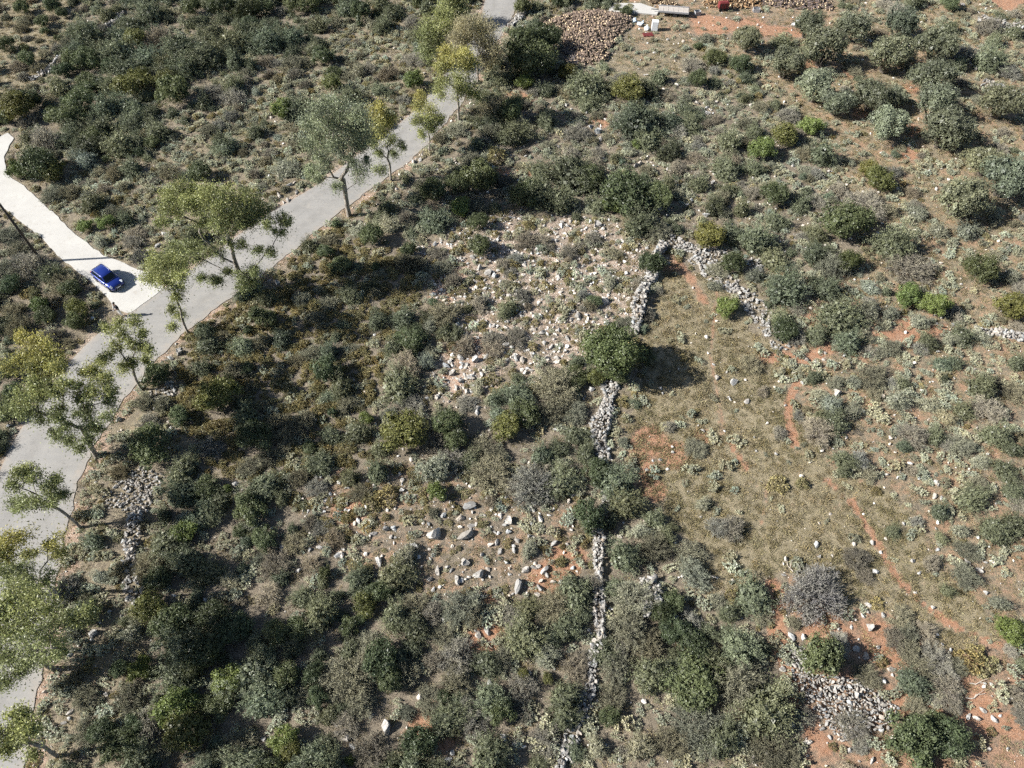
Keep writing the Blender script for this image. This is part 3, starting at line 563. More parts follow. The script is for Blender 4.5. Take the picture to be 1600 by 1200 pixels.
LAND = [('the blue car', 171, 435), ('the utility pole', 45, 385), ('the firewood heap', 920, 60), ('the round evergreen tree', 955, 560), ('the stone heap', 1330, 1085), ('the leafiest roadside eucalyptus', 530, 230),
        ('the widest eucalyptus', 350, 350), ('the weeping eucalyptus', 743, 70), ('the largest boulder', 728, 838), ('the lower wall stretch', 936, 910), ('the middle wall stretch', 944, 650),
        ('the bottom wall end', 885, 1175), ('the rubble bank', 1130, 405), ('the red machine', 1127, 14), ('the roadside wall', 210, 860), ('the pale grey dome', 1272, 930), ('the green dome shrub', 1283, 1027),
        ('the small rubbish bag', 145, 497), ('the bent roadside tree', 125, 800), ('the top left corner', 0, 0), ('the top right corner', 1600, 0), ('the bottom left corner', 0, 1200), ('the bottom right corner', 1600, 1200),
        ('the right edge middle', 1600, 620), ('the bottom edge middle', 640, 1200), ('the top edge middle', 400, 0), ('the lane bend', 15, 240), ('the meadow centre', 1150, 620), ('the rocky slope centre', 800, 480),
        ('the heath centre', 480, 540), ('the twisted red track', 1370, 850), ('the upper right wall', 1560, 145), ('the mid right wall', 1560, 523), ('the grey trailer', 1050, 22)]
ORD = 'first second third fourth fifth sixth seventh eighth ninth tenth eleventh twelfth thirteenth fourteenth fifteenth sixteenth seventeenth eighteenth nineteenth twentieth'.split()
DIRS = ['right of', 'upper right of', 'above', 'upper left of', 'left of', 'lower left of', 'below', 'lower right of']
def label_all(items):
    """items: (object, kind, u, v) -> a label for each that names its look and where it is found"""
    cells = {}
    for o, k, u, v in items:
        d = [(math.hypot(u-a, v-b), n, a, b) for n, a, b in LAND]; dist, n, a, b = min(d)
        if dist < 6: dist, n, a, b = sorted(d)[1]
        s = int(round(math.atan2(-(v-b), u-a)/(math.pi/4))) % 8
        cells.setdefault((k, n, s), []).append((dist, o))
    for (k, n, s), L in cells.items():
        L.sort(key=lambda t: t[0])
        for i, (dist, o) in enumerate(L):
            q = '' if len(L) == 1 else (', nearest one' if i == 0 else f', {ORD[i]} nearest' if i < 20 else f', {i+1}th nearest')
            o['label'] = f'{NAMES[k][1]}{q} {DIRS[s]} {n}'
LABELS = []

plants = []     # kind, x, y, radius, hand-placed
for bl, txt in HAND.items():
    ox, oy = BLK[bl]
    for it in txt.split(';'):
        x, y, r, k = it.split(); u = ox+float(x)/3; v = oy+float(y)/3; r = float(r)/3
        g = up(u, v); _, w = px(g[None]); R = r*w[0]/FPX
        p = up(u, v, R*HF[k]); plants.append([k, p[0], p[1], R*dict(O=1.28, D=1.12, Y=1.15, L=1.15, B=1.07, G=0.92, N=0.95, P=0.92, C=1.0)[k], True])
special = []
for bl, x, y, r, k, nm, lab, cat in SPECIAL:
    u = BLK[bl][0]+x/3; v = BLK[bl][1]+y/3; g = up(u, v); _, w = px(g[None]); R = r/3*w[0]/FPX
    p = up(u, v, R*HF.get(k, 0.8)); special.append((k, p[0], p[1], R*(1.3 if k == 'S' else 1.2), nm, lab, cat))

def ground_points(n):
    P = np.column_stack([RNG.uniform(-97, 97, n), RNG.uniform(-8, 134, n)])
    q, w = px(np.column_stack([P, np.zeros(n)]))
    ok = (w > 1) & (q[:, 0] > -170) & (q[:, 0] < 1770) & (q[:, 1] > -110) & (q[:, 1] < 1330)
    return P[ok]
AREA = 194*142
def scatter(k):
    dens = np.array([z[2].get(k, 0) for z in ZONES]+[DEFAULT[0].get(k, 0)], float); mx = dens.max()
    P = ground_points(int(AREA/100*mx)); z = zone_of(P)
    P = P[RNG.random(len(P)) < dens[z]/mx]
    return P
KEEP_OUT = [inside]
HEAPS = [[(833, 47), (861, 33), (898, 21), (934, 18), (983, 26), (989, 41), (974, 52), (955, 78), (947, 98), (905, 104), (880, 80), (874, 54)],
         [(994, -6), (1030, -6), (1066, 14), (1020, 8)], [(1096, -8), (1186, -8), (1190, 12), (1150, 16), (1100, 12)], [(1186, -10), (1300, -10), (1300, 18), (1240, 16), (1190, 10)],
         [(1236, 1010), (1256, 1012), (1266, 1053), (1312, 1060), (1343, 1063), (1366, 1083), (1403, 1107), (1386, 1137), (1313, 1160), (1279, 1120), (1253, 1087), (1229, 1040)]]
def free(P, clear):
    ok = road_dist(P) > clear
    q, _ = px(np.column_stack([P, np.zeros(len(P))]))
    for h in HEAPS: ok &= ~inside(q, h)
    for w in WALLS: ok &= seg_dist(P, up(*np.array(w[0], float).T)[:, :2]) > w[1]*0.5+0.1
    return ok
WALLS = [
    ([(953, 598), (947, 630), (940, 665), (936, 690), (943, 718)], 1.25, 0.8, 'standing stretch of pale dry-stone wall below the round evergreen tree', 0.19, 0.12),
    ([(931, 826), (933, 860), (938, 905), (936, 940), (932, 965), (936, 1000), (930, 1018)], 0.6, 0.8, 'long thin stretch of grey dry-stone wall in the lower thicket', 0.2, 0.12),
    ([(944, 718), (950, 745), (946, 780), (934, 824)], 0.5, 0.5, 'overgrown low wall gap between the middle and lower wall stretches', 0.2, 0.3),
    ([(930, 1020), (925, 1060), (912, 1100), (899, 1140)], 0.5, 0.5, 'overgrown low wall gap above the bottom wall end', 0.2, 0.35),
    ([(898, 1142), (888, 1165), (874, 1190), (862, 1225)], 0.8, 0.7, 'dry-stone wall end running out at the bottom edge', 0.22, 0.15),
    ([(1036, 385), (1020, 420), (1006, 455), (995, 490), (988, 522)], 0.9, 1.2, 'ruined wall above the round evergreen tree, overgrown by twigs', 0.22, 0.12),
    ([(1046, 378), (1075, 388), (1105, 400), (1140, 408), (1190, 418)], 1.6, 0.5, 'collapsed rubble bank running right from the overgrown wall', 0.19, 0.4),
    ([(1085, 400), (1130, 440), (1178, 470), (1195, 510), (1232, 546)], 1.9, 0.3, 'scattered rubble line curving down the meadow upper edge', 0.19, 0.6),
    ([(220, 795), (208, 825), (203, 860), (211, 900), (216, 945)], 0.9, 0.8, 'dark shaded dry-stone wall beside the lower roadside trees', 0.19, 0.4),
    ([(237, 735), (222, 755), (205, 775), (190, 800)], 3.2, 0.3, 'broad spill of dark stones on the bank near the road', 0.17, 0.6, 'stone_spill'),
    ([(268, 600), (255, 612), (240, 640)], 1.9, 0.35, 'short spill of stones below the sparse roadside tree', 0.2, 0.4, 'stone_spill'),
    ([(826, 8), (815, 22), (806, 34), (797, 44)], 0.9, 1.0, 'short stone wall beside the road at the top', 0.24),
    ([(1523, 520), (1550, 522), (1590, 528), (1625, 535)], 0.9, 0.7, 'short white stone wall at the right edge', 0.22, 0.15),
    ([(1536, 130), (1565, 142), (1600, 160), (1640, 180)], 1.3, 0.6, 'pale broken wall running to the right edge above', 0.25, 0.3),
    ([(1530, 30), (1560, 38), (1600, 48)], 1.8, 0.4, 'pale rubble bank near the upper right corner', 0.24, 0.5),
    ([(53, 127), (75, 112), (97, 90)], 0.6, 0.6, 'short bit of pale wall in the open corner', 0.24, 0.3),
    ([(168, 45), (183, 33), (192, 22)], 0.6, 0.6, 'tiny bit of pale wall in the upper left thicket', 0.24, 0.3),
    ([(1013, 905), (1020, 935), (1016, 968)], 1.1, 1.2, 'shaded grey rock pile wall right of the lower wall', 0.3, 0.15),
]
# rocks picked out one by one (block, x y radius enlarged three times)
ROCKS = {'H': "590 115 50;435 115 40;210 80 25;150 105 18;5 205 20;180 235 30;345 165 28;580 245 28;645 300 30;455 280 20;545 330 28;830 355 38;865 280 25;950 280 30;745 195 18;660 205 14;790 50 22;935 40 20;930 360 22;640 580 20;685 565 22;635 530 15;440 595 14;215 1010 45;480 990 15;485 1030 14;540 1000 12;760 1060 20;610 70 20;412 60 16;480 25 18;560 40 20;880 120 12;1000 150 20;1055 155 12;905 265 16;700 160 16;730 150 18;780 100 16;810 185 14;690 270 14;30 1060 40;55 1100 20;560 780 14;520 1130 18;500 1160 18;720 100 12",
 'G': "440 570 24;1330 165 22;1290 150 10;1390 180 12;1455 180 12;1590 205 20;1400 280 25;1300 325 12;1580 1040 14;600 1050 10;320 460 10;510 470 12;570 490 12;330 940 16;300 990 16;420 900 14;640 770 10",
 'E': "565 485 22;630 495 20;590 515 15;680 480 16;820 485 18;850 500 20;890 540 15;865 550 14;610 580 25;560 590 20;490 520 20;940 365 18;985 430 16;1060 390 16;1110 290 20;1020 350 14;1080 300 12;950 410 14;510 320 12;640 740 18;770 655 14;610 1180 40;640 715 16;1170 630 16;690 80 24;1235 215 20;1240 50 10;895 460 14;920 490 10;770 420 16;1010 480 14;750 450 14;540 620 16;520 560 16;590 640 14;660 560 14;640 440 14;900 350 14;1230 200 14;1050 450 12;650 60 18;720 100 16;560 20 12;620 10 14;700 330 12",
 'F': "240 590 20;300 685 16;440 935 10;95 820 12;145 850 10;480 705 8;580 490 12;620 500 10;160 570 16;560 600 10;670 460 10;790 505 9;145 510 9;720 650 22;1180 1130 16;1130 1110 12;1010 1040 12;955 1030 12;1200 1075 12;1210 1140 12",
 'I': "627 155 18;1075 232 14;885 148 12;575 510 14;880 545 24;940 490 14;1010 500 14;505 585 22;565 590 14;975 740 20;1455 975 20;1380 970 18;1405 930 16;590 1080 25;465 740 16;815 640 20;860 680 22;1330 235 14;1385 275 18;1195 180 14;1110 700 14;1420 240 10;1190 785 14;1238 815 12;1070 920 12;780 1120 14;555 1180 12;330 1160 25;480 225 12;475 300 14;840 490 14;810 510 10;660 525 10;1250 930 10;1340 960 14;690 1060 12;650 1020 14;1520 1110 10;640 210 9;700 205 9",
 'B': "770 825 12;1200 625 18;1040 1045 14;1385 780 20;470 920 16;800 1190 14;1015 690 10;1240 565 10;1170 600 14;1210 660 14;1140 610 12;1400 770 14;1060 1060 12;1200 1060 18;1230 1080 14;640 1110 14;680 1120 12;440 1150 12;340 760 12;370 750 12",
 'A': "1360 870 18;1390 905 14;1310 920 14;1380 860 12;560 100 10;285 275 12;1330 950 10;1350 940 12;770 1100 14;740 1160 16;700 1180 14", 'D': "840 455 20;560 770 14;785 600 18;780 490 12;1105 1070 22;1300 130 14;1310 940 10;800 480 14;840 440 12;1260 120 12;430 300 10;40 800 14",
 'C': "115 540 14;65 490 14;830 95 18;1310 30 16;1370 330 20;1350 310 14;110 1015 18;140 860 14;150 820 12;720 940 10"}
rocks = []
for bl, txt in ROCKS.items():
    ox, oy = BLK[bl]
    for it in txt.split(';'):
        x, y, r = map(float, it.split()); u = ox+x/3; v = oy+y/3; g = up(u, v); _, w = px(g[None]); rocks.append((g[0], g[1], r/3*w[0]/FPX*(1.15 if r < 24 else 0.98), True))

hp = np.array([[p[1], p[2], p[3]] for p in plants]+[[s[1], s[2], s[3]] for s in special])
for k in 'BDGNLYPC':
    P = scatter(k); lo, hi = RAD[k]; R = lo+(hi-lo)*RNG.random(len(P))**1.6
    ok = free(P, 0.35 if k in 'PC' else 1.0)
    big = hp if k in 'PC' else np.array([[p[1], p[2], p[3]] for p in plants])
    f = 0.70 if k in 'PC' else 0.62
    for i in range(0, len(big), 200):
        b = big[i:i+200]; d = np.linalg.norm(P[:, None]-b[None, :, :2], axis=2); ok &= (d > b[None, :, 2]*f+R[:, None]*0.35).all(1)
    rk = np.array([q[:3] for q in rocks if q[2] > 0.28]); d = np.linalg.norm(P[:, None]-rk[None, :, :2], axis=2); ok &= (d > rk[None, :, 2]*0.9+R[:, None]*0.75).all(1)
    pp = up(186.0, 488.0)[:2]; ok &= np.linalg.norm(P-pp, axis=1) > 1.7+R
    for (x, y), r in zip(P[ok], R[ok]): plants.append([k, x, y, r, False])
# ------------------------------------------------------------------ scattered ground cover: one point cloud of instances for each kind
def scatter_group(meshes):
    ng = bpy.data.node_groups.new('scatter', 'GeometryNodeTree')
    ng.interface.new_socket('Geometry', in_out='INPUT', socket_type='NodeSocketGeometry'); ng.interface.new_socket('Geometry', in_out='OUTPUT', socket_type='NodeSocketGeometry')
    gi = ng.nodes.new('NodeGroupInput'); go = ng.nodes.new('NodeGroupOutput'); jn = ng.nodes.new('GeometryNodeJoinGeometry')
    for me in meshes:
        src = bpy.data.objects.new(me.name+'_source', me)
        oi = ng.nodes.new('GeometryNodeObjectInfo'); oi.inputs['Object'].default_value = src; oi.inputs['As Instance'].default_value = False
        g2 = ng.nodes.new('GeometryNodeGeometryToInstance'); ng.links.new(oi.outputs['Geometry'], g2.inputs[0]); ng.links.new(g2.outputs[0], jn.inputs[0])
    ip = ng.nodes.new('GeometryNodeInstanceOnPoints'); ip.inputs['Pick Instance'].default_value = True
    def na(nm, t):
        x = ng.nodes.new('GeometryNodeInputNamedAttribute'); x.data_type = t; x.inputs[0].default_value = nm; return x.outputs[0]
    ng.links.new(gi.outputs[0], ip.inputs['Points']); ng.links.new(jn.outputs[0], ip.inputs['Instance'])
    ng.links.new(na('pick', 'INT'), ip.inputs['Instance Index']); ng.links.new(na('turn', 'FLOAT_VECTOR'), ip.inputs['Rotation']); ng.links.new(na('size', 'FLOAT_VECTOR'), ip.inputs['Scale'])
    ng.links.new(ip.outputs[0], go.inputs[0])
    return ng
def tint_of(k, n, jit=None):
    b = np.array(TINT[k]); v = RNG.normal(1, 0.3 if k == 'g' else 0.17, (n, 1)).clip(0.55, 1.5); h = RNG.normal(0.02, 0.045, (n, 1))
    return np.clip(b*v*np.concatenate([1+h, np.ones_like(h), 1-h], 1), 0.01, 0.9)
def stuff(name, k, P, R, label, meshes, tint, flat=1.0, tilt=0.0, sink=0.02):
    n = len(P); me = bpy.data.meshes.new(name); me.vertices.add(n)
    z = height_fast(P)-sink*R
    me.vertices.foreach_set('co', np.column_stack([P, z]).astype(np.float32).ravel())
    def at(nm, t, key, a): me.attributes.new(nm, t, 'POINT').data.foreach_set(key, a.ravel())
    at('pick', 'INT', 'value', RNG.integers(0, len(meshes), n).astype(np.int32))
    at('turn', 'FLOAT_VECTOR', 'vector', np.column_stack([RNG.normal(0, tilt, n), RNG.normal(0, tilt, n), RNG.uniform(0, 6.283, n)]).astype(np.float32))
    at('size', 'FLOAT_VECTOR', 'vector', np.column_stack([R*RNG.uniform(0.72, 1.28, n), R*RNG.uniform(0.72, 1.28, n), R*flat*RNG.uniform(0.7, 1.35, n)]).astype(np.float32))
    at('tint', 'FLOAT_COLOR', 'color', np.column_stack([tint, np.ones(n)]).astype(np.float32))
    o = obj(name, me); md = o.modifiers.new('scatter', 'NODES'); md.node_group = scatter_group(meshes)
    tag(o, label, kind='stuff'); return o

# ------------------------------------------------------------------ dry-stone walls and heaps, every stone a piece
def stone_parts(parent, S):
    """S: list of (x, y, z, r) -> stones as children of parent"""
    base = parent.location
    T = tint_of('R', len(S))
    for i, (x, y, z, r) in enumerate(S):
        o = obj('stone', random.choice(PROTO['R']), (x-base.x, y-base.y, z-base.z), (random.gauss(0, 0.35), random.gauss(0, 0.35), random.uniform(0, 6.28)),
                (r, r*random.uniform(0.8, 1.1), r*random.uniform(0.85, 1.2)), parent)
        o['tint'] = [float(c) for c in T[i]]
def fill_stones(e, S):
    if not S: return
    parts = []; b = e.location
    for x, y, z, r in S:
        V, Fc, vr = p_rock(random.randrange(40), 1); parts.append((V*r+np.array([x-b.x, y-b.y, z-b.z]), Fc, vr))
    V, Q, vr = join(parts); o = obj('rubble_fill', mesh_np('rubble_fill', V, Q, M_STONE, var=vr), parent=e); o['kind'] = 'stuff'; o['tint'] = list(TINT['R'])
def wall(pts, width, h, label, size=0.24, ruin=0.0, name='dry_stone_wall', most=290):
    L = resample(up(*np.array(pts, float).T)[:, :2], 200); s = np.concatenate([[0], np.cumsum(np.linalg.norm(np.diff(L, axis=0), axis=1))]); total = s[-1]
    T = unit(np.gradient(L, axis=0)); Nn = np.column_stack([-T[:, 1], T[:, 0]]); S = []
    layers = max(1, int(round(h/(size*0.95)))); ph = random.uniform(0, 6); wob = 1+0.3*np.sin(s*1.1+ph)+0.15*np.sin(s*2.7); slump = np.clip(0.8+0.25*np.sin(s*0.8+2*ph)+0.15*np.sin(s*2.1+ph), 0.35, 1.1); side = 0.16*np.sin(s*0.9+3*ph)
    for lay in range(layers):
        wd_ = width*(1-0.25*lay/max(layers, 1)); na = max(2, int(round(wd_/(size*1.05)))+1)
        for a in np.arange(size*0.7*(lay % 2), total, size*1.25):
            j = int(np.interp(a, s, np.arange(len(s))))
            for b in range(na):
                if lay < layers-1 and 0 < b < na-1: continue
                if random.random() < ruin*(0.45+0.55*lay/layers): continue
                off = (b/(na-1)-0.5)*wd_*wob[j]+side[j]+random.gauss(0, size*(0.18+ruin*0.9))
                p = L[j]+Nn[j]*off+T[j]*random.gauss(0, size*(0.25+ruin)); r = size*random.choice((0.5, 0.65, 0.8, 0.9, 1.0, 1.15, 1.45))
                S.append((p[0], p[1], hz(p[0], p[1])+size*(0.25+lay*0.85*slump[j])*(1-0.3*ruin)+random.gauss(0, size*0.12), r))
    S.sort(key=lambda t: -t[2]+random.uniform(0, 0.25))
    e = empty(name, (L[0][0], L[0][1], hz(*L[0]))); tag(e, label, 'wall', kind='thing'); stone_parts(e, S[:most]); fill_stones(e, S[most:]); return e
for w_ in WALLS: wall(*w_)
def heap():
    poly = np.array(HEAPS[4], float); c = up(1318, 1090); W = up(*poly.T)[:, :2]; S = []; small = []
    P = W.min(0)+RNG.random((9000, 2))*(W.max(0)-W.min(0)); P = P[inside(P, W)]
    d = seg_dist(P, np.concatenate([W, W[:1]])); taken = []
    for p, e in zip(P, d):
        r = random.choice((0.10, 0.13, 0.16, 0.2, 0.24, 0.29))
        if all((p[0]-q[0])**2+(p[1]-q[1])**2 > ((r+q[2])*0.62)**2 for q in taken):
            taken.append((p[0], p[1], r)); S.append((p[0], p[1], hz(*p)+0.08+0.55*min(e/2.2, 1)+random.uniform(-0.05, 0.12), r))
    e = empty('stone_heap', (c[0], c[1], hz(c[0], c[1]))); tag(e, 'flat heap of grey fieldstones in the lower right', 'stone heap')
    S.sort(key=lambda t: -t[3]); stone_parts(e, S[:290]); fill_stones(e, S[290:])
heap()

# ------------------------------------------------------------------ rocks and loose stones
P = scatter('s'); R = 0.05+0.24*RNG.random(len(P))**3.2
zi = zone_of(P); rocky = np.isin(zi, [3, 4]); R[rocky] *= 1.05
ok = free(P, 0.15); P, R = P[ok], R[ok]
# gravel thrown along the road verge
t = RNG.random(1500); L = resample(RR, 3000)[(t*2999).astype(int)]+RNG.normal(0, 0.8, (1500, 2)); ok = free(L, 0.12)
P = np.concatenate([P, L[ok]]); R = np.concatenate([R, 0.04+0.10*RNG.random(ok.sum())**2])
order = np.argsort(-R/np.linalg.norm(np.column_stack([P, np.full(len(P), CAMH)]), axis=1))
vis, _ = px(np.column_stack([P, np.zeros(len(P))])); inview = (vis[:, 0] > 0) & (vis[:, 0] < 1600) & (vis[:, 1] > 0) & (vis[:, 1] < 1200)
room = max(0, LIMIT['R']-len(rocks)); pickd = [i for i in order if inview[i]][:room]; rest = np.ones(len(P), bool); rest[pickd] = False
for i in pickd: rocks.append((P[i][0], P[i][1], R[i], False))
T = tint_of('R', len(rocks))*np.array([[1.0 if q[2] > 0.6 else 1.15] for q in rocks])
for i, (x, y, r, hand) in enumerate(rocks):
    o = obj('rock', random.choice(PROTO['R']), (x, y, hz(x, y)+r*0.2), (random.gauss(0, 0.25), random.gauss(0, 0.25), random.uniform(0, 6.28)), (r, r*random.uniform(0.8, 1.1), r*random.uniform(0.85, 1.25)))
    o['tint'] = [float(c) for c in T[i]]; tag(o, None, 'rock', GROUPS['R']); q, _ = px(np.array([[x, y, 0]])); LABELS.append((o, 'R', q[0][0], q[0][1]))
stuff('loose_stones', 's', P[rest], R[rest], 'small pale limestone fragments strewn over the red earth', PROTO['s'], tint_of('s', int(rest.sum())), tilt=0.3, sink=-0.25)

# ------------------------------------------------------------------ grass
P = scatter('g'); ok = free(P, 0.2)
for pts, w_, st_ in TRACKS: ok &= (seg_dist(P, up(*np.array(pts, float).T)[:, :2]) > w_*0.9) | (RNG.random(len(P)) < 0.15)
P = P[ok]; R = RNG.uniform(0.22, 0.55, len(P))
tg = tint_of('g', len(P)); z = zone_of(P); mead = z == 5
gm = np.clip(0.5+1.2*smooth_noise(P, 0.35, 61), 0, 1)[:, None]
tg = tg*(1-0.35*gm)+np.array([0.135, 0.135, 0.06])*0.35*gm
stuff('dry_grass', 'g', P, R, 'short dry tan grass growing between the shrubs', PROTO['g'], tg, flat=0.75)

# ------------------------------------------------------------------ shrubs and small trees
M_STEM = M_OBARK
def trunk_mesh(seed):
    r = np.random.default_rng(seed); paths = []
    for k in range(4):
        a = r.uniform(0, 6.283); t = np.linspace(0, 1, 5)[:, None]
        p = np.array([[math.cos(a), math.sin(a), 0]])*(0.06+0.5*t**1.4)+np.array([[0, 0, 0.85]])*t
        paths.append((p, 0.075*(1-0.7*t[:, 0])))
    V, Q, vr = tubes(paths, 6); return mesh_np('trunk', V, Q, M_STEM, var=vr)
TRUNKS = [trunk_mesh(i) for i in (1, 2, 3)]
def place(k, x, y, r, name, cat, me=None):
    z = hz(x, y); rot = (0, 0, random.uniform(0, 6.28)); q_ = 0.1 if k in 'OLY' else 0.24; sc = (r*random.uniform(1-q_, 1+q_), r*random.uniform(1-q_, 1+q_), r*random.uniform(1-q_, 1+q_))
    t = [float(c) for c in tint_of(k, 1)[0]]
    if k == 'P' and r > 0.95: me = me or random.choice(PROTO['B']); t = [0.8*c for c in t]
    if k == 'O':
        e = empty(name, (x, y, z)); e.rotation_euler = rot
        c = obj('crown', me or random.choice(PROTO[k]), (0, 0, 0.08*r), (0, 0, 0), sc, e); c['tint'] = t
        obj('trunk', random.choice(TRUNKS), (0, 0, -0.03), (0, 0, 0), (r, r, r), e); tag(e, None, cat, GROUPS[k]); return e
    o = obj(name, me or random.choice(PROTO[k]), (x, y, z-0.02), rot, sc); o['tint'] = t; tag(o, None, cat, GROUPS.get(k)); return o
by = {}
for p in plants: by.setdefault(p[0], []).append(p)
STUFFN = dict(B=('grey_green_scrub', 'smaller grey-green feathery scrub growing as a thicket'), G=('grey_twig_scrub', 'smaller grey leafless scrub between the bushes'), N=('brown_dry_scrub', 'smaller brown dry scrub between the bushes'),
              P=('pale_sage_scrub', 'low pale sage scrub carpeting the open slopes'), C=('ochre_cushion_scrub', 'low ochre cushion scrub carpeting the heath'), D=('evergreen_scrub', 'smaller dark evergreen scrub in the thickets'),
              L=('bright_green_scrub', 'smaller bright green scrub in the thickets'), Y=('yellow_green_scrub', 'smaller yellow-green scrub in the thickets'))
for k, L in by.items():
    A = np.array([[p[1], p[2], p[3]] for p in L]); q, w = px(np.column_stack([A[:, :2], np.zeros(len(A))]))
    show = A[:, 2]/w; hand = np.array([p[4] for p in L]); inv = (q[:, 0] > -15) & (q[:, 0] < 1615) & (q[:, 1] > -10) & (q[:, 1] < 1215)
    score = np.where(inv, show, -1)+hand*0.004*inv; order = np.argsort(-score); n = min(LIMIT[k], int(inv.sum()))
    for i in order[:n]:
        o = place(k, A[i, 0], A[i, 1], A[i, 2], NAMES[k][0], NAMES[k][2]); LABELS.append((o, k, q[i][0], q[i][1]))
    rest = order[n:]
    if len(rest) and k in STUFFN:
        stuff(STUFFN[k][0], k, A[rest, :2], A[rest, 2], STUFFN[k][1], PROTO[k], tint_of(k, len(rest)))
for k, x, y, r, nm, lab, cat in special:
    if k == 'S':
        me = mesh_np('crown', *p_dense(501, 1.3, 60, 26000, 0.036, (0.16, 0.32))[:2], M_LEAF, var=p_dense(501, 1.3, 60, 26000, 0.036, (0.16, 0.32))[2])
        e = empty(nm, (x, y, hz(x, y))); c = obj('crown', me, (0, 0, 0.12*r), (0, 0, 0), (r, r, r), e); c['tint'] = [0.110, 0.135, 0.055]
        obj('trunk', TRUNKS[0], (0, 0, -0.03), (0, 0, 0), (r, r, r*1.1), e); tag(e, lab, cat)
    else:
        o = place(k, x, y, r, nm, cat); o['label'] = lab
        if k == 'D': o['tint'] = [0.125, 0.145, 0.068]
        if k == 'G': o['tint'] = [0.22, 0.21, 0.19]
label_all(LABELS)

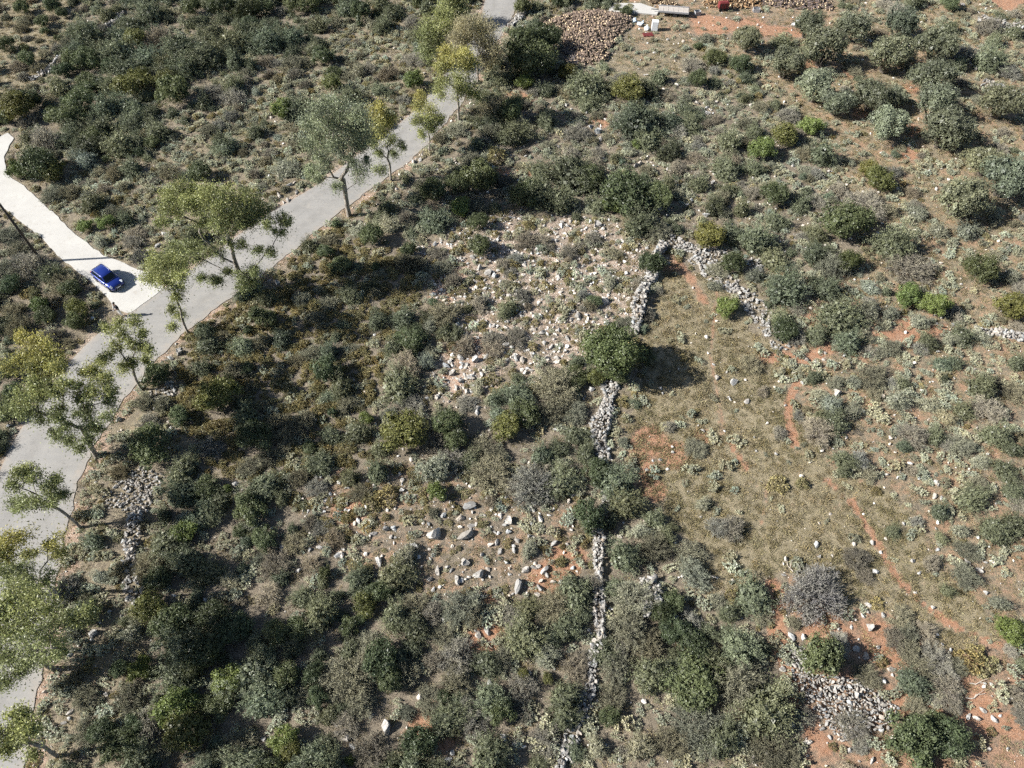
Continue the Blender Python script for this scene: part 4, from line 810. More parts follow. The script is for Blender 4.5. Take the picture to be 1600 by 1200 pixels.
# ------------------------------------------------------------------ eucalyptus trees
GREEN = (0.225, 0.250, 0.112); YEL = (0.40, 0.365, 0.115); OLV = (0.295, 0.310, 0.125); BLU = (0.255, 0.285, 0.175); BRN = (0.36, 0.325, 0.195)
TREES = [
 # origin x, origin y, zoom of the notes, base pixel, height, trunk radius, tint top, tint rest, droop, label, lobes
 (450, 140, 5.715, (546, 338), 15.0, 0.34, BLU, BLU, 0.9, 'tall leafy grey-green eucalyptus with forked white trunk beside the road',
  "350 110 90;250 180 100;180 300 90;450 150 110;620 200 100;660 320 110;400 300 150;560 350 120;250 420 100;150 480 80;420 480 100;640 480 90;300 620 90;200 740 70;260 800 60;640 750 80;560 640 70;430 850 60;700 620 40"),
 (450, 140, 5.715, (611, 282), 11.0, 0.17, YEL, GREEN, 0.8, 'slim eucalyptus with a golden yellow top beside the road',
  "800 150 70;820 250 90;900 280 80;830 340 80;760 470 60;900 440 60;1000 490 50;800 560 50;820 710 60;940 560 40"),
 (450, 140, 5.715, (671, 239), 9.0, 0.13, YEL, OLV, 0.7, 'small thin yellowish eucalyptus on the road verge',
  "1190 60 60;1160 150 60;1240 170 90;1300 250 70;1150 270 60;1240 310 60;1350 270 50;1180 390 40;1290 350 50"),
 (533, 0, 3.0, (717, 189), 10.5, 0.2, YEL, OLV, 0.8, 'yellowish eucalyptus in front of the weeping one',
  "490 240 40;480 290 40;560 270 50;600 270 35;590 310 40;460 310 35;480 380 45;550 370 45;600 400 40;460 430 30;620 440 30;560 430 40"),
 (533, 0, 3.0, (747, 130), 9.6, 0.2, BRN, BRN, 1.6, 'weeping brownish eucalyptus hanging over the road',
  "560 110 45;600 90 40;650 110 50;690 130 45;540 160 40;600 170 45;660 190 40;700 200 40;730 230 35;680 250 35;570 220 35;720 270 30;560 170 30;690 300 22"),
 (533, 0, 3.0, (672, 104), 8.8, 0.2, OLV, GREEN, 0.8, 'dark green eucalyptus on the left road side near the top',
  "420 120 50;470 90 50;400 170 40;450 170 45;480 60 45;400 230 40;440 220 35;500 130 40;420 270 25"),
 (533, 0, 3.0, (716, 42), 7.5, 0.18, OLV, GREEN, 0.8, 'green eucalyptus with white trunk cut by the top edge', "500 30 40;550 20 40;540 60 35;580 50 30;520 0 40;560 -20 40;500 -25 35"),
 (240, 270, 6.0, (389, 455), 13.8, 0.36, OLV, GREEN, 0.9, 'wide spreading eucalyptus overhanging the road junction',
  "150 200 70;100 300 80;80 430 60;250 150 80;350 170 80;300 280 90;200 350 70;470 170 80;560 200 80;450 280 90;600 300 90;720 220 90;850 230 80;950 300 90;1020 370 70;850 350 80;720 380 80;620 470 90;800 480 70;480 420 80;900 450 60;1180 420 60;1240 470 45;1180 540 50;1060 480 50;220 700 80;160 780 60;240 820 70;380 660 70;400 770 70;500 720 60;600 740 60;680 630 50;830 680 40;1100 740 40;980 720 35;850 950 80;950 900 60;920 1020 70;830 1060 60;540 1000 50;610 1010 40;450 980 35;700 920 40"),
 (0, 400, 3.0, (295, 522), 10.5, 0.15, OLV, OLV, 0.9, 'slender leaning eucalyptus right of the blue car',
  "740 50 60;830 50 60;700 110 40;770 120 40;840 100 40;720 20 50;800 20 50;840 140 30;830 190 25;800 250 25;840 270 20;815 330 15"),
 (0, 480, 4.616, (222, 609), 8.2, 0.15, OLV, OLV, 0.8, 'sparse thin eucalyptus below the standing person',
  "780 150 50;860 110 40;980 110 50;1020 190 40;900 200 50;820 290 60;760 340 50;720 390 40;940 280 50;1020 270 50;1060 300 40;1050 380 35;890 430 35;950 400 40"),
 (0, 480, 4.616, (152, 713), 11.5, 0.28, YEL, GREEN, 0.8, 'large eucalyptus with yellow-green crown leaning over the road',
  "160 200 50;250 250 60;330 290 60;420 350 60;300 370 70;230 340 60;150 390 50;60 420 50;240 460 60;350 440 60;430 440 50;250 560 60;200 640 70;130 720 70;80 740 50;200 760 60;300 640 60;330 560 50;290 810 50;400 600 60;470 550 50;540 560 50;600 470 45;680 450 60;760 500 50;720 560 60;790 600 40;640 610 60;560 660 50;640 720 50;580 770 60;760 680 50;780 790 40;440 720 50;400 800 50;470 880 60;400 930 50;500 960 50;570 1010 40;640 870 50;620 940 40;700 860 35"),
 (0, 700, 2.4, (126, 824), 8.0, 0.17, OLV, GREEN, 0.6, 'small bent eucalyptus leaning left over the road',
  "85 75 35;120 110 30;60 100 25;170 140 35;210 120 25;210 180 30;80 210 35;50 215 25;130 200 30;160 215 30;235 170 15;45 140 20"),
 (0, 700, 2.4, (98, 934), 9.0, 0.2, YEL, GREEN, 0.7, 'light green eucalyptus at the left edge above the largest shaded crown', "60 340 50;20 380 40;100 400 30;30 450 40;90 470 45;170 480 35;200 360 40;220 400 30;130 520 40;60 520 40;-30 420 50"),
 (0, 700, 2.4, (86, 1046), 10.5, 0.26, OLV, GREEN, 0.7, 'big green eucalyptus crown at the lower left edge',
  "60 560 60;130 560 50;30 620 60;110 620 60;180 600 40;220 640 40;60 700 60;140 700 50;200 720 50;30 780 50;100 790 50;180 780 40;230 760 35;20 860 40;80 840 40;290 640 35;330 620 25;-40 700 60;-50 620 50"),
 (0, 700, 2.4, (92, 1182), 8.5, 0.18, OLV, OLV, 0.7, 'light green eucalyptus in the bottom left corner', "60 1010 30;90 1000 30;40 1050 40;90 1060 35;30 1090 30;110 1040 25;20 1130 25;130 1140 20;70 1100 30;-30 1080 40"),
]
def eucalyptus(spec, seed):
    ox, oy, zm, base, H_, tr, t1, t2, droop, label, lobes = spec; r = np.random.default_rng(seed)
    b = up(*base); b[2] = hz(b[0], b[1])-0.05; tgt = []; rad = []; hue = []
    ls = [tuple(map(float, s.split())) for s in lobes.split(';')]; vmin = min(l[1] for l in ls); vmax = max(l[1] for l in ls)
    for x, y, q in ls:
        u = ox+x/zm; v = oy+y/zm
        dv = (600-v)/FPX; dyz = (_F[2]+dv*_U[2])/(_F[1]+dv*_U[1])
        Yp = b[1]+r.normal(0, 0.06)*H_
        z = CAMH+dyz*Yp; z = float(np.clip(z, 0.24*H_, 0.93*H_))+r.normal(0, 0.03)*H_
        c = up(u, v, z); _, w = px(c[None]); R = (1.2 if len(ls) > 40 else 1.04)*q/zm*w[0]/FPX
        m = max(5, int(round(9.5*(R/1.0)**1.7)))
        d = sphere_pts(r, m)*r.uniform(0.15, 1.05, (m, 1))*R*0.95
        for p in c+d: tgt.append(p); rad.append(R); hue.append((y-vmin)/max(vmax-vmin, 1))
    tgt = np.array(tgt); rad = np.array(rad); hue = np.array(hue); cen = tgt.mean(0)
    top = b+(cen-b)*np.array([0.55, 0.55, 0.0])+np.array([0, 0, max(1.2, (tgt[:, 2].min()*0.5+cen[2]*0.5)*0.72)])
    tt = np.linspace(0, 1, 8)[:, None]; bend = r.normal(0, 0.25, 3)*np.array([1, 1, 0])
    trunk = b+(top-b)*tt+bend*np.sin(tt*math.pi)*0.8; trunk[:, :2] = b[:2]+(trunk[:, :2]-b[:2])*(0.35*tt+0.65*tt**1.4)
    nodes = [p for p in trunk]; par = [-1]+list(range(len(trunk)-1)); plen = [0.0]*len(trunk)
    order = np.argsort(np.linalg.norm(tgt-top, axis=1)); tips = {}
    for i in order:
        A = np.array(nodes); p = tgt[i]; d = np.linalg.norm(A-p, axis=1)+0.8*np.maximum(A[:, 2]-p[2]+0.2, 0)+0.55*np.array(plen); d[:5] += 4
        j = int(np.argmin(d)); a = A[j]; n = max(2, int(np.linalg.norm(p-a)/0.7)); prev = j
        side = r.normal(0, 0.07, 3)*np.linalg.norm(p-a); l0 = plen[j]; dl = np.linalg.norm(p-a)
        for s in range(1, n+1):
            t = s/n; q = a+(p-a)*t+side*math.sin(t*math.pi)+np.array([0, 0, 0.10*np.linalg.norm(p-a)*math.sin(t*math.pi)])
            nodes.append(q); par.append(prev); plen.append(l0+dl*t); prev = len(nodes)-1
        tips[prev] = i
    cnt = np.zeros(len(nodes))
    for n_ in tips: cnt[n_] += 1
    for n_ in range(len(nodes)-1, 0, -1): cnt[par[n_]] += max(cnt[n_], 0.5)*1.0 if par[n_] >= 0 else 0
    rr = 0.8*tr*np.clip(cnt/cnt[0], 0, 1)**0.62; rr = np.maximum(rr, 0.015); rr[0] *= 1.35
    for k in range(1, len(trunk)): rr[k] = max(rr[k], 0.72*tr*(1-0.45*k/len(trunk)))
    A = np.array(nodes); kids = {}
    for i, p in enumerate(par):
        if p >= 0: kids.setdefault(p, []).append(i)
    paths = []; seen = set()
    for i in range(len(nodes)):
        for c in kids.get(i, []):
            if c in seen: continue
            path = [i]; q = c
            while True:
                path.append(q); seen.add(q); nx = kids.get(q, [])
                if not nx: break
                q = max(nx, key=lambda w_: rr[w_])
                if q in seen: break
            R_ = rr[path].copy(); R_[0] = min(R_[0], R_[1]*1.25); paths.append((A[path]-b, R_))
    V, Q, vr = tubes(paths, 6)
    e = empty('eucalyptus_tree', tuple(b)); obj('trunk', mesh_np('trunk', V, Q, M_BARK, var=vr, smooth=True), parent=e)
    tag(e, label, 'tree', 'roadside eucalyptus trees')
    # leaves hang in small bunches round every twig end
    per = 150; k = np.repeat(np.arange(len(tgt)), per); m = len(k); sz = np.clip(rad[k]*0.62, 0.42, 0.8)*r.uniform(0.7, 1.3, len(tgt))[k]
    loose = np.where(r.random(m) < 0.2, 1.7, 1.0)[:, None]; off = r.normal(0, 1, (m, 3))*sz[:, None]*np.array([0.52, 0.52, 0.46])*loose; off[:, 2] -= np.abs(r.normal(0, 0.38, m))*droop*(loose[:, 0] > 1); off[:, 2] -= droop*0.16*r.random(m)*(1+2.2*(droop > 1.2))
    P_ = tgt[k]+off-b; P_[:, 2] = np.maximum(P_[:, 2], 0.3)
    di = np.column_stack([r.normal(0, 0.6, m), r.normal(0, 0.6, m), -np.abs(r.normal(0.7*droop, 0.4, m))]); nn = r.normal(size=(m, 3))+np.array([0, 0, 0.5])
    g = np.clip(1.15-hue[k]*2.2+r.normal(0, 0.22, m), 0, 1); bunch = r.uniform(0.15, 0.85, len(tgt))[k]
    v = np.clip(bunch+r.normal(0, 0.16, m), 0, 1)
    Vl, Ql, vl = leaves(P_, di, nn, r.uniform(0.13, 0.27, m), r.uniform(0.055, 0.10, m), v)
    me = mesh_np('crown', Vl, Ql, M_EUC, var=vl)
    hb = np.array(t1)*g[:, None]+np.array(t2)*(1-g[:, None]); hb = hb*(1+r.normal(0, 0.10, (len(tgt), 1))[k])
    me.attributes.new('hue', 'FLOAT_COLOR', 'POINT').data.foreach_set('color', np.repeat(np.column_stack([np.clip(hb, 0.01, 1), np.ones(m)]), 4, axis=0).astype(np.float32).ravel())
    obj('crown', me, parent=e)
def euc_mat():
    m = tinted('eucalyptus_leaves', trans=0.28)
    for n in m.node_tree.nodes:
        if n.type == 'ATTRIBUTE' and n.attribute_name == 'tint': n.attribute_type = 'GEOMETRY'; n.attribute_name = 'hue'
    return m
M_EUC = euc_mat()
for i, s in enumerate(TREES): eucalyptus(s, 700+i)
# broad dark trees standing just beyond the top edge
for u, v, r, lab in ((872, -18, 4.2, 'dark broad tree at the top edge beside the road wall'), (915, -34, 4.6, 'dark broad tree just beyond the top edge behind the firewood')):
    g = up(u, v); me = mesh_np('crown', *p_dense(int(u), 1.3, 40, 6000, 0.06, (0.2, 0.36))[:2], M_LEAF, var=p_dense(int(u), 1.3, 40, 6000, 0.06, (0.2, 0.36))[2])
    e = empty('broadleaf_tree', (g[0], g[1], hz(g[0], g[1]))); c = obj('crown', me, (0, 0, 1.2), (0, 0, 0), (r, r, r), e); c['tint'] = [0.06, 0.075, 0.036]
    obj('trunk', TRUNKS[1], (0, 0, -0.03), (0, 0, 0), (r, r, r*1.3), e); tag(e, lab, 'tree')

# ------------------------------------------------------------------ firewood, machine, rubbish in the yard
def log_mesh(seed):
    r = np.random.default_rng(seed); n = 7; th = np.arange(n)*2*math.pi/n; R = r.uniform(0.8, 1.15, n)
    a = np.column_stack([np.full(n, -1.0), np.cos(th)*R, np.sin(th)*R]); b = a.copy(); b[:, 0] = 1; b[:, 1:] *= r.uniform(0.8, 1.0)
    bm = bmesh.new(); va = [bm.verts.new(p) for p in a]; vb = [bm.verts.new(p) for p in b]
    for i in range(n): bm.faces.new((va[i], va[(i+1) % n], vb[(i+1) % n], vb[i]))
    f1 = bm.faces.new(va[::-1]); f2 = bm.faces.new(vb); f1.material_index = f2.material_index = 1
    me = bpy.data.meshes.new('log'); bm.to_mesh(me); bm.free(); me.materials.append(M_LOGBARK); me.materials.append(M_LOGEND); return me
LOGS = [log_mesh(i) for i in range(5)]
def log_heap(poly, top, n, label, tint, most=290, size=(0.2, 0.32), name='firewood_heap'):
    W = up(*np.array(poly, float).T)[:, :2]; c = W.mean(0); P = W.min(0)+RNG.random((n*4, 2))*(W.max(0)-W.min(0)); P = P[inside(P, W)][:n]
    d = seg_dist(P, np.concatenate([W, W[:1]])); e = empty(name, (c[0], c[1], hz(*c))); tag(e, label, 'firewood heap')
    # earth-brown core of buried logs, then logs lying all over it
    T = np.array(tint)*RNG.normal(1, 0.22, (len(P), 1)).clip(0.5, 1.6); V = []; Fq = []; o_ = 0; mi = []
    bump = smooth_noise(P, 1.1, 77)
    for i, (p, q) in enumerate(zip(P, d)):
        z = 0.12+top*min(q/2.4, 1)**0.7*(0.85+0.3*bump[i])*RNG.uniform(0.75, 1.0); L = RNG.uniform(*size); r = RNG.uniform(0.07, 0.13)
        rot = (RNG.uniform(0, 6.28), RNG.normal(0, 0.5), RNG.uniform(0, 6.28))
        if i < most:
            o = obj('log', LOGS[i % 5], (p[0]-c[0], p[1]-c[1], z), rot, (L, r, r), e); o['tint'] = [float(v) for v in T[i]]
        else:
            m = Euler(rot).to_matrix(); me = LOGS[i % 5]
            v = np.array([m @ Vector((w_.co.x*L, w_.co.y*r, w_.co.z*r)) for w_ in me.vertices])+[p[0]-c[0], p[1]-c[1], z]
            for f in me.polygons: Fq.append([k+o_ for k in f.vertices]); mi.append(f.material_index)
            V.extend(v.tolist()); o_ += len(v)
    if V:
        me = bpy.data.meshes.new('log_mass'); me.from_pydata(V, [], Fq); me.materials.append(M_LOGBARK); me.materials.append(M_LOGEND); me.polygons.foreach_set('material_index', mi)
        o = obj('log_mass', me, parent=e); o['kind'] = 'stuff'; o['tint'] = list(tint)
    return e
log_heap(HEAPS[0], 1.15, 1500, 'large tan firewood heap in the yard near the road', (0.36, 0.275, 0.19))
log_heap([(878, 78), (905, 70), (914, 90), (900, 104), (884, 100)], 0.7, 150, 'small grey firewood heap in front of the large one', (0.25, 0.22, 0.19), 120)
log_heap(HEAPS[1], 0.9, 260, 'brown firewood row at the top edge behind the trailer', (0.20, 0.145, 0.085), 150)
log_heap(HEAPS[2], 1.2, 420, 'orange split firewood heap behind the red machine', (0.42, 0.27, 0.13), 200)
log_heap(HEAPS[3], 1.2, 420, 'grey brown firewood heap right of the orange heap', (0.25, 0.20, 0.16), 200)
M_RED = plain('red_paint', (0.15, 0.022, 0.022), 0.7); M_GREYM = plain('grey_metal', (0.30, 0.30, 0.31), 0.5); M_WHITE = plain('white_plastic', (0.74, 0.76, 0.78), 0.5, 0.06)
M_BLUEP = plain('pale_blue_plastic', (0.52, 0.62, 0.70), 0.5, 0.1); M_BLACK = plain('black_rubber', (0.02, 0.02, 0.02), 0.8); M_WOODB = plain('grey_boards', (0.40, 0.36, 0.32), 0.85, 0.2, 6); M_DK = plain('dark_steel', (0.05, 0.05, 0.055), 0.5)
def at(u, v): g = up(u, v); return (g[0], g[1], hz(g[0], g[1]))
def trailer():
    g = at(1051, 24); e = empty('flat_trailer', g, math.radians(-9)); tag(e, 'grey flat trailer with low sides in the yard', 'trailer')
    for k in range(6): MB().box((-1.9+0.76*k, 0, 0.72), (0.72, 1.7, 0.06)).build('board', M_WOODB, e)
    for s in (-1, 1): MB().box((0, s*0.9, 0.76), (4.6, 0.06, 0.26), bev=0.01).build('side_rail', M_GREYM, e)
    MB().box((2.32, 0, 0.78), (0.06, 1.8, 0.3)).build('tail_board', M_DK, e); MB().box((0, 0, 0.6), (4.2, 0.5, 0.14)).build('chassis', M_DK, e)
    MB().box((-2.8, 0, 0.58), (1.1, 0.09, 0.09)).build('drawbar', M_DK, e)
    for s in (-1, 1): MB().cyl((0.3, s*0.78, 0.3), 0.3, 0.18, Euler((math.pi/2, 0, 0)).to_matrix().to_quaternion(), 18).build('wheel', M_BLACK, e)
trailer()
def machine():
    e = empty('yard_machine', at(1128, 18), math.radians(5)); tag(e, 'red box shaped machine in front of the orange firewood', 'machine')
    MB().box((0, 0, 0.85), (1.5, 0.9, 0.9), bev=0.06).build('body', M_RED, e)
    for k in range(3): MB().box((-0.45+0.45*k, -0.46, 0.85), (0.06, 0.03, 0.75)).build('rib', M_DK, e)
    MB().box((0, 0, 1.33), (1.2, 0.6, 0.06), bev=0.02).build('lid', M_RED, e)
    for s in (-1, 1): MB().cyl((s*0.45, -0.4, 0.25), 0.25, 0.14, Euler((math.pi/2, 0, 0)).to_matrix().to_quaternion(), 16).build('wheel', M_BLACK, e)
    MB().box((1.1, 0, 0.4), (0.8, 0.08, 0.08)).build('drawbar', M_DK, e)
machine()
def crate(u, v, s, m, label, rz=0.2):
    e = empty('crate', at(u, v), rz); tag(e, label, 'crate'); w, d, h = s
    for y in (-1, 1): MB().box((0, y*(d/2-0.015), h/2), (w, 0.03, h)).build('side_panel', m, e)
    for x in (-1, 1): MB().box((x*(w/2-0.015), 0, h/2), (0.03, d-0.064, h)).build('end_panel', m, e)
    MB().box((0, 0, 0.03), (w-0.064, d-0.064, 0.04)).build('bottom', m, e)
crate(1089, 24, (0.9, 0.7, 0.6), M_GREYM, 'grey open crate left of the red machine'); crate(1181, 19, (1.0, 0.7, 0.55), M_GREYM, 'dull grey crate right of the red machine', -0.1)
def bag(u, v, r, m, label, seed, name='rubbish_bag', dx=0):
    rr = np.random.default_rng(seed); V, Fc, _ = p_rock(seed, 3); V = V*np.array([1, 0.9, 0.9]); V[:, 2] = np.maximum(V[:, 2], -0.35); V *= r*(1+0.10*np.sin(9*V[:, :1]+3)+0.08*np.sin(11*V[:, 1:2]))
    me = mesh_np(name, V, Fc, m, smooth=False); p = at(u, v); o = obj(name, me, (p[0], p[1], p[2]+0.33*r), (0, 0, rr.uniform(0, 6)))
    k = MB().cyl((0, 0, 0.62*r), 0.10*r, 0.35*r, None, 8, 0.2*r).build('knot', m, o); tag(o, label, 'rubbish bag'); return o
bag(992, 35, 0.55, M_BLUEP, 'pale blue rubbish bag nearest the firewood heap', 901); bag(999, 42, 0.55, M_WHITE, 'white rubbish bag in the middle of the yard litter', 902)
bag(1004, 38, 0.45, M_BLUEP, 'small pale blue rubbish bag behind the white ones', 903); bag(1010, 47, 0.6, M_WHITE, 'white rubbish bag beside the upright white panel', 904)
bag(1241, 42, 0.5, M_WHITE, 'white rubbish bag beside the olive tree near the yard', 905); bag(1247, 36, 0.45, M_WHITE, 'white bag behind another near the yard olive', 906)
bag(146, 499, 0.32, M_WHITE, 'white rubbish bag in the shade by the lane', 907)
e = empty('white_cabinet', at(1022, 48), -0.1); tag(e, 'upright white box standing beside the rubbish bags', 'cabinet')
MB().box((0, 0, 0.75), (0.95, 0.7, 1.4), bev=0.03).build('body', M_WHITE, e); MB().box((0, -0.37, 0.75), (0.88, 0.03, 1.3), bev=0.01).build('door', M_WHITE, e); MB().box((0.36, -0.41, 0.85), (0.03, 0.03, 0.4)).build('handle', M_GREYM, e); MB().box((0, 0, 0.03), (0.9, 0.65, 0.05)).build('base', M_DK, e)
e = empty('pallet', at(1012, 56), 0.15); tag(e, 'low red wooden pallet in front of the rubbish bags', 'pallet')
for k in range(5): MB().box((0, -0.4+0.2*k, 0.13), (1.5, 0.15, 0.03)).build('slat', M_RED, e)
for k in range(3): MB().box((-0.6+0.6*k, 0, 0.055), (0.1, 0.95, 0.11)).build('bearer', M_RED, e)
M_DEAD = plain('bleached_wood', (0.42, 0.37, 0.31), 0.9, 0.2)
for (u1, v1, u2, v2, lab) in ((751, 999, 770, 1015, 'bleached stick lying on the bare red patch'), (1094, 966, 1112, 992, 'fallen branch lying left of the feathery shrubs'), (1512, 1068, 1540, 1070, 'bleached branch lying in the lower right corner'),
                              (1508, 1093, 1536, 1086, 'pale branch lying just below another in the lower right'), (1236, 895, 1228, 880, 'thin dry stick lying on the meadow')):
    a = up(u1, v1); b = up(u2, v2); n = 6; t = np.linspace(0, 1, n)[:, None]; p = a*(1-t)+b*t; p[:, 2] = [hz(x, y)+0.08 for x, y in p[:, :2]]; p += RNG.normal(0, 0.05, p.shape)*[1, 1, 0.3]
    V, Q, vr = tubes([(p-p[0], np.linspace(0.05, 0.02, n)), (np.array([p[2], p[2]+(p[4]-p[2])*0.5+[0.2, 0.2, 0.12], p[2]+(p[4]-p[2])*0.9+[0.35, 0.3, 0.15]])-p[0], np.array([0.03, 0.02, 0.012]))], 6)
    tag(obj('fallen_branch', mesh_np('fallen_branch', V, Q, M_DEAD, var=vr), tuple(p[0])), lab, 'branch', 'fallen branches')

# ------------------------------------------------------------------ utility pole
def pole():
    g = at(66, 409); e = empty('utility_pole', g, 0.3); tag(e, 'dark wooden utility pole standing left of the concrete lane', 'pole')
    MB().cyl((0, 0, 5.6), 0.16, 11.3, None, 14, 0.11).build('shaft', plain('tarred_wood', (0.045, 0.036, 0.03), 0.8, 0.3, 3), e, True)
    MB().box((0, 0, 10.7), (1.5, 0.1, 0.12), bev=0.01).build('crossarm', M_DK, e)
    for x in (-0.6, 0, 0.6): MB().cyl((x, 0, 10.85), 0.05, 0.18, None, 10, 0.03).build('insulator', M_GREYM, e)
pole()

# ------------------------------------------------------------------ blue car
def car():
    g = up(172.5, 441); e = empty('parked_car', (g[0], g[1], 0.045), math.radians(-38)); tag(e, 'blue compact car with silver roof rails parked on the concrete lane', 'car')
    blue, n, out = mat('blue_paint'); b = principled(n, out, mixc(n, ramp(n, noise(n, 30, 2), 0.3, 0.7), (0.009, 0.026, 0.20), (0.012, 0.032, 0.23)), 0.28, Metallic=0.35); b.inputs['Coat Weight'].default_value = 0.8; b.inputs['Coat Roughness'].default_value = 0.05
    glass, n, out = mat('dark_glass'); principled(n, out, mixc(n, ramp(n, noise(n, 3, 2), 0.3, 0.7), (0.010, 0.014, 0.016), (0.016, 0.020, 0.022)), 0.04)
    chrome = plain('silver_trim', (0.62, 0.62, 0.64), 0.25, 0.05, Metallic=0.8); blk = plain('black_trim', (0.012, 0.012, 0.014), 0.5); lamp = plain('headlamp_glass', (0.62, 0.66, 0.70), 0.15, 0.08); red = plain('tail_lamp', (0.30, 0.01, 0.01), 0.2)
    Lh, Wh = 1.9, 0.86
    # lower body: x, half width, sill height, shoulder height, crown of the panel
    st = [(-1.90, 0.66, 0.48, 0.80, 0.84), (-1.82, 0.77, 0.34, 0.92, 0.98), (-1.55, 0.84, 0.27, 0.96, 1.02), (-0.9, 0.86, 0.25, 0.96, 1.0), (0.0, 0.86, 0.25, 0.94, 0.98), (0.7, 0.86, 0.25, 0.92, 0.97),
          (1.05, 0.85, 0.26, 0.88, 0.95), (1.45, 0.82, 0.27, 0.82, 0.88), (1.72, 0.76, 0.30, 0.74, 0.79), (1.86, 0.66, 0.36, 0.64, 0.67), (1.92, 0.54, 0.44, 0.56, 0.58)]
    rings = []
    for x, w, lo, sh, cr in st:
        half = [(w*0.86, lo), (w*0.97, lo+0.08), (w, lo+0.5*(sh-lo)), (w*0.985, sh-0.08), (w*0.93, sh), (w*0.6, cr-0.01), (0.0, cr)]
        rings.append([(x, y, z) for y, z in half]+[(x, -y, z) for y, z in half[-2::-1]])
    MB().loft(rings).build('body', blue, e, True)
    # roof and pillars
    gh = [(-1.70, 0.70, 0.98, 0.70, 1.02), (-1.52, 0.74, 0.97, 0.64, 1.36), (-1.25, 0.76, 0.97, 0.62, 1.49), (-0.6, 0.78, 0.97, 0.63, 1.54), (0.0, 0.78, 0.96, 0.62, 1.52), (0.44, 0.78, 0.95, 0.60, 1.46), (0.98, 0.74, 0.93, 0.70, 0.955)]
    rings = []
    for x, wb, zb, wt, zt in gh:
        half = [(wb, zb-0.03), (wb*0.97+wt*0.03, zb), (wt*0.5+wb*0.5, (zb+zt)/2), (wt, zt-0.035), (wt*0.8, zt), (0, zt+0.02)]
        rings.append([(x, y, z) for y, z in half]+[(x, -y, z) for y, z in half[-2::-1]])
    MB().loft(rings).build('roof', blue, e, True)
    def panel(name, pts, off, m=glass):
        p = [Vector(q) for q in pts]; nn = (p[1]-p[0]).cross(p[2]-p[0]).normalized()
        if nn.dot(Vector(off)) < 0: nn = -nn
        return MB().thick([q+nn*0.004 for q in p], nn, 0.014).build(name, m, e)
    panel('windscreen', [(0.93, 0.62, 1.005), (0.93, -0.62, 1.005), (0.50, -0.55, 1.47), (0.50, 0.55, 1.47)], (1, 0, 1))
    panel('rear_window', [(-1.69, 0.60, 1.08), (-1.69, -0.60, 1.08), (-1.56, -0.54, 1.36), (-1.56, 0.54, 1.36)], (-1, 0, 0.5))
    for s in (-1, 1):
        panel('side_window', [(0.66, s*0.775, 1.02), (0.02, s*0.79, 1.02), (0.02, s*0.66, 1.45), (0.36, s*0.65, 1.42)], (0, s, 0.4))
        panel('side_window', [(-0.06, s*0.79, 1.02), (-0.85, s*0.785, 1.02), (-0.85, s*0.66, 1.46), (-0.06, s*0.66, 1.455)], (0, s, 0.4))
        panel('side_window', [(-0.93, s*0.785, 1.02), (-1.45, s*0.76, 1.05), (-1.30, s*0.67, 1.40), (-0.93, s*0.66, 1.45)], (0, s, 0.4))
        MB().box((-0.62, s*0.60, 1.575), (1.55, 0.045, 0.045), bev=0.012).build('roof_rail', chrome, e)
        MB().box((0.70, s*0.93, 1.02), (0.12, 0.17, 0.13), bev=0.03).build('mirror', blue, e)
        MB().box((1.66, s*0.60, 0.74), (0.30, 0.26, 0.13), Euler((0, 0.55, -s*0.5)).to_quaternion(), 0.03).build('headlight', lamp, e)
        MB().box((-1.80, s*0.68, 0.88), (0.12, 0.16, 0.26), Euler((0, 0, s*0.4)).to_quaternion(), 0.02).build('tail_light', red, e)
        for xx in (0.0, -0.95): MB().box((xx-0.22, s*0.868, 0.84), (0.16, 0.025, 0.03)).build('door_handle', chrome, e)
        MB().box((-0.1, s*0.865, 0.30), (2.0, 0.03, 0.12), bev=0.01).build('sill_trim', blk, e)
        for x in (-1.22, 1.18):
            q = Euler((math.pi/2, 0, 0)).to_quaternion()
            w_ = MB().cyl((0, 0, 0), 0.335, 0.23, q, 24).build('wheel', M_BLACK, e, loc=(x, s*0.77, 0.335)); MB().cyl((0, s*0.118, 0), 0.21, 0.02, q, 20).build('rim', chrome, w_)
    MB().box((1.87, 0, 0.60), (0.10, 0.72, 0.12), Euler((0, 0.35, 0)).to_quaternion(), 0.015).build('grille', blk, e); MB().box((1.84, 0, 0.38), (0.14, 1.1, 0.14), bev=0.03).build('bumper_intake', blk, e)
    MB().box((1.945, 0, 0.50), (0.02, 0.5, 0.11)).build('number_plate', M_WHITE, e)
    MB().box((0.98, 0, 0.965), (0.06, 1.1, 0.02), Euler((0, 0.2, 0)).to_quaternion()).build('wiper_cowl', blk, e)
car()

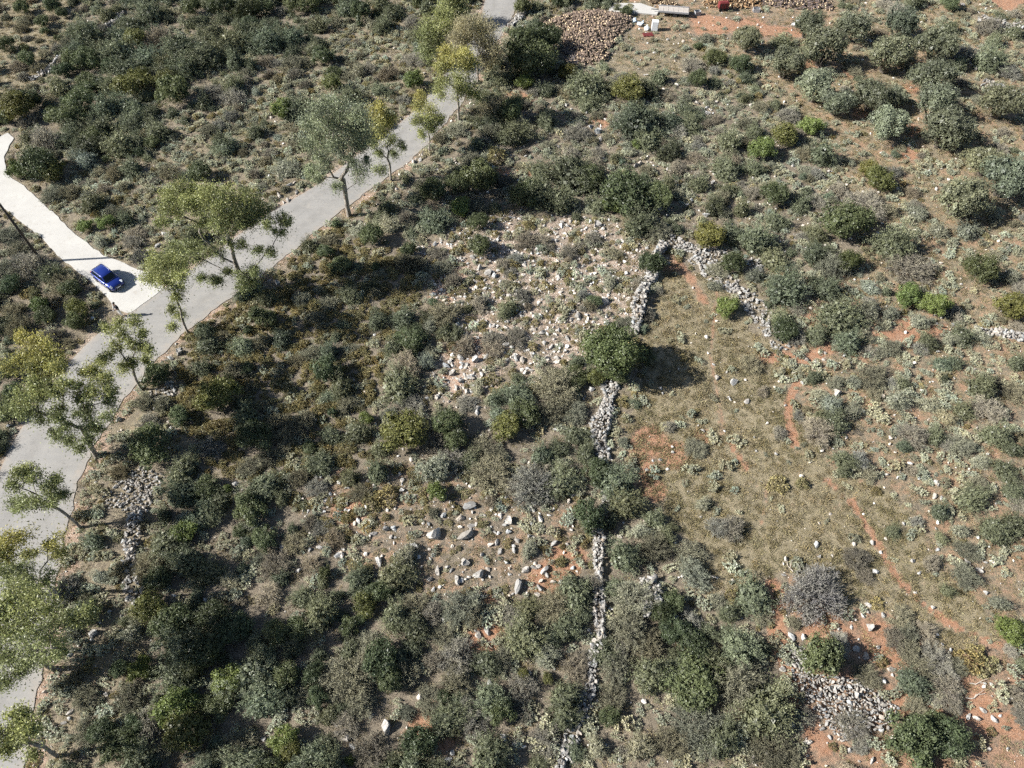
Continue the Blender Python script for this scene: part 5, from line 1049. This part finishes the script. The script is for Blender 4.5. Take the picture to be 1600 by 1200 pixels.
# ------------------------------------------------------------------ person by the lane
def skin(name, V, E, R, m, parent, sub=1, root=0):
    me = bpy.data.meshes.new(name); me.from_pydata(V, E, []); o = obj(name, me, parent=parent); me.materials.append(m)
    md = o.modifiers.new('skin', 'SKIN'); md.use_smooth_shade = True; sv = me.skin_vertices[0].data
    for i, r in enumerate(R): sv[i].radius = r if isinstance(r, tuple) else (r, r)
    sv[root].use_root = True
    s = o.modifiers.new('sub', 'SUBSURF'); s.levels = sub; s.render_levels = sub; return o
def person():
    g = up(190.5, 494.0); e = empty('person', (g[0], g[1], max(0.045, hz(g[0], g[1]))), math.radians(-25)); e.scale = (1.14, 1.14, 1.14); tag(e, 'person in black top and pale trousers standing at the lane corner', 'person')
    sk = plain('skin', (0.42, 0.25, 0.17), 0.6); shirt = plain('black_cloth', (0.012, 0.012, 0.016), 0.9); trs = plain('pale_cloth', (0.74, 0.72, 0.68), 0.9, 0.06); hair = plain('dark_hair', (0.015, 0.011, 0.009), 0.7)
    # facing -y, holding a small controller in front of the belly
    V = [(0, 0, 0.98), (0, 0.01, 1.2), (0, 0.01, 1.42), (0, 0, 1.53), (0, -0.015, 1.60), (0, -0.02, 1.70), (0, -0.01, 1.79)]; R = [(0.13, 0.10), (0.12, 0.095), (0.15, 0.10), 0.055, 0.075, 0.085, 0.06]; E = [(i, i+1) for i in range(6)]
    for s in (-1, 1):
        b = len(V); V += [(s*0.19, 0.01, 1.43), (s*0.24, 0.02, 1.15), (s*0.13, -0.22, 1.10), (s*0.09, -0.29, 1.11), (s*0.065, -0.335, 1.115)]; R += [0.055, 0.045, 0.034, 0.028, 0.02]; E += [(2, b), (b, b+1), (b+1, b+2), (b+2, b+3), (b+3, b+4)]
        for k in range(4):
            f = len(V); V += [(s*(0.075-0.012*k), -0.325-0.02*k*0.3, 1.085+0.018*k), (s*(0.05-0.006*k), -0.355, 1.08+0.018*k), (s*0.03, -0.36, 1.085+0.016*k)]; R += [0.010, 0.009, 0.008]; E += [(b+3, f), (f, f+1), (f+1, f+2)]
        f = len(V); V += [(s*0.07, -0.30, 1.15), (s*0.05, -0.33, 1.165)]; R += [0.011, 0.009]; E += [(b+3, f), (f, f+1)]
        b = len(V); V += [(s*0.09, 0, 0.92), (s*0.11, -0.01, 0.5), (s*0.12, 0.02, 0.09), (s*0.13, -0.10, 0.035), (s*0.13, -0.17, 0.03)]; R += [0.095, 0.062, 0.045, 0.04, 0.03]; E += [(0, b), (b, b+1), (b+1, b+2), (b+2, b+3), (b+3, b+4)]
    skin('body', V, E, R, sk, e)
    V = [(0, 0, 1.0), (0, 0.01, 1.2), (0, 0.01, 1.42), (0, 0.005, 1.49)]; R = [(0.165, 0.13), (0.15, 0.12), (0.18, 0.125), 0.085]; E = [(0, 1), (1, 2), (2, 3)]
    for s in (-1, 1): b = len(V); V += [(s*0.20, 0.01, 1.43), (s*0.245, 0.02, 1.16), (s*0.135, -0.21, 1.10)]; R += [0.08, 0.066, 0.05]; E += [(2, b), (b, b+1), (b+1, b+2)]
    skin('shirt', V, E, R, shirt, e)
    V = [(0, 0, 0.99)]; R = [(0.155, 0.125)]; E = []
    for s in (-1, 1): b = len(V); V += [(s*0.095, 0, 0.88), (s*0.11, -0.01, 0.5), (s*0.12, 0.015, 0.1)]; R += [0.115, 0.085, 0.075]; E += [(0, b), (b, b+1), (b+1, b+2)]
    skin('trousers', V, E, R, trs, e)
    for s in (-1, 1): MB().box((s*0.13, -0.07, 0.04), (0.11, 0.29, 0.085), bev=0.03).build('shoe', shirt, e, True)
    hb = MB(); bmesh.ops.create_icosphere(hb.b, subdivisions=2, radius=1.0)
    for v in hb.b.verts: v.co = Vector((v.co.x*0.112, v.co.y*0.125+0.012, max(v.co.z*0.125, -0.07 if v.co.y > 0 else 0.02)+1.735))
    hb.build('hair', hair, e, True)
    MB().box((0, -0.108, 1.675), (0.022, 0.03, 0.045), bev=0.008).build('nose', sk, e)
    for s in (-1, 1): MB().box((s*0.033, -0.098, 1.70), (0.022, 0.012, 0.012)).build('eye', hair, e)
    MB().box((0, -0.10, 1.638), (0.05, 0.012, 0.01)).build('mouth', plain('lips', (0.30, 0.12, 0.10), 0.6), e)
    for s in (-1, 1): MB().box((s*0.092, 0, 1.685), (0.02, 0.035, 0.055), bev=0.008).build('ear', sk, e)
    c = e.matrix_basis @ Vector((0, -0.36, 1.125)); k = empty('remote_controller', tuple(c), math.radians(-25)); tag(k, 'small grey remote controller held by the person', 'controller')
    MB().box((0, 0, 0), (0.16, 0.10, 0.04), bev=0.012).build('shell', M_GREYM, k); MB().box((0, 0, 0.024), (0.08, 0.05, 0.006)).build('screen', M_DK, k)
    for s in (-1, 1): MB().cyl((s*0.06, 0.0, 0.03), 0.008, 0.03, None, 8).build('stick', M_DK, k)
person()
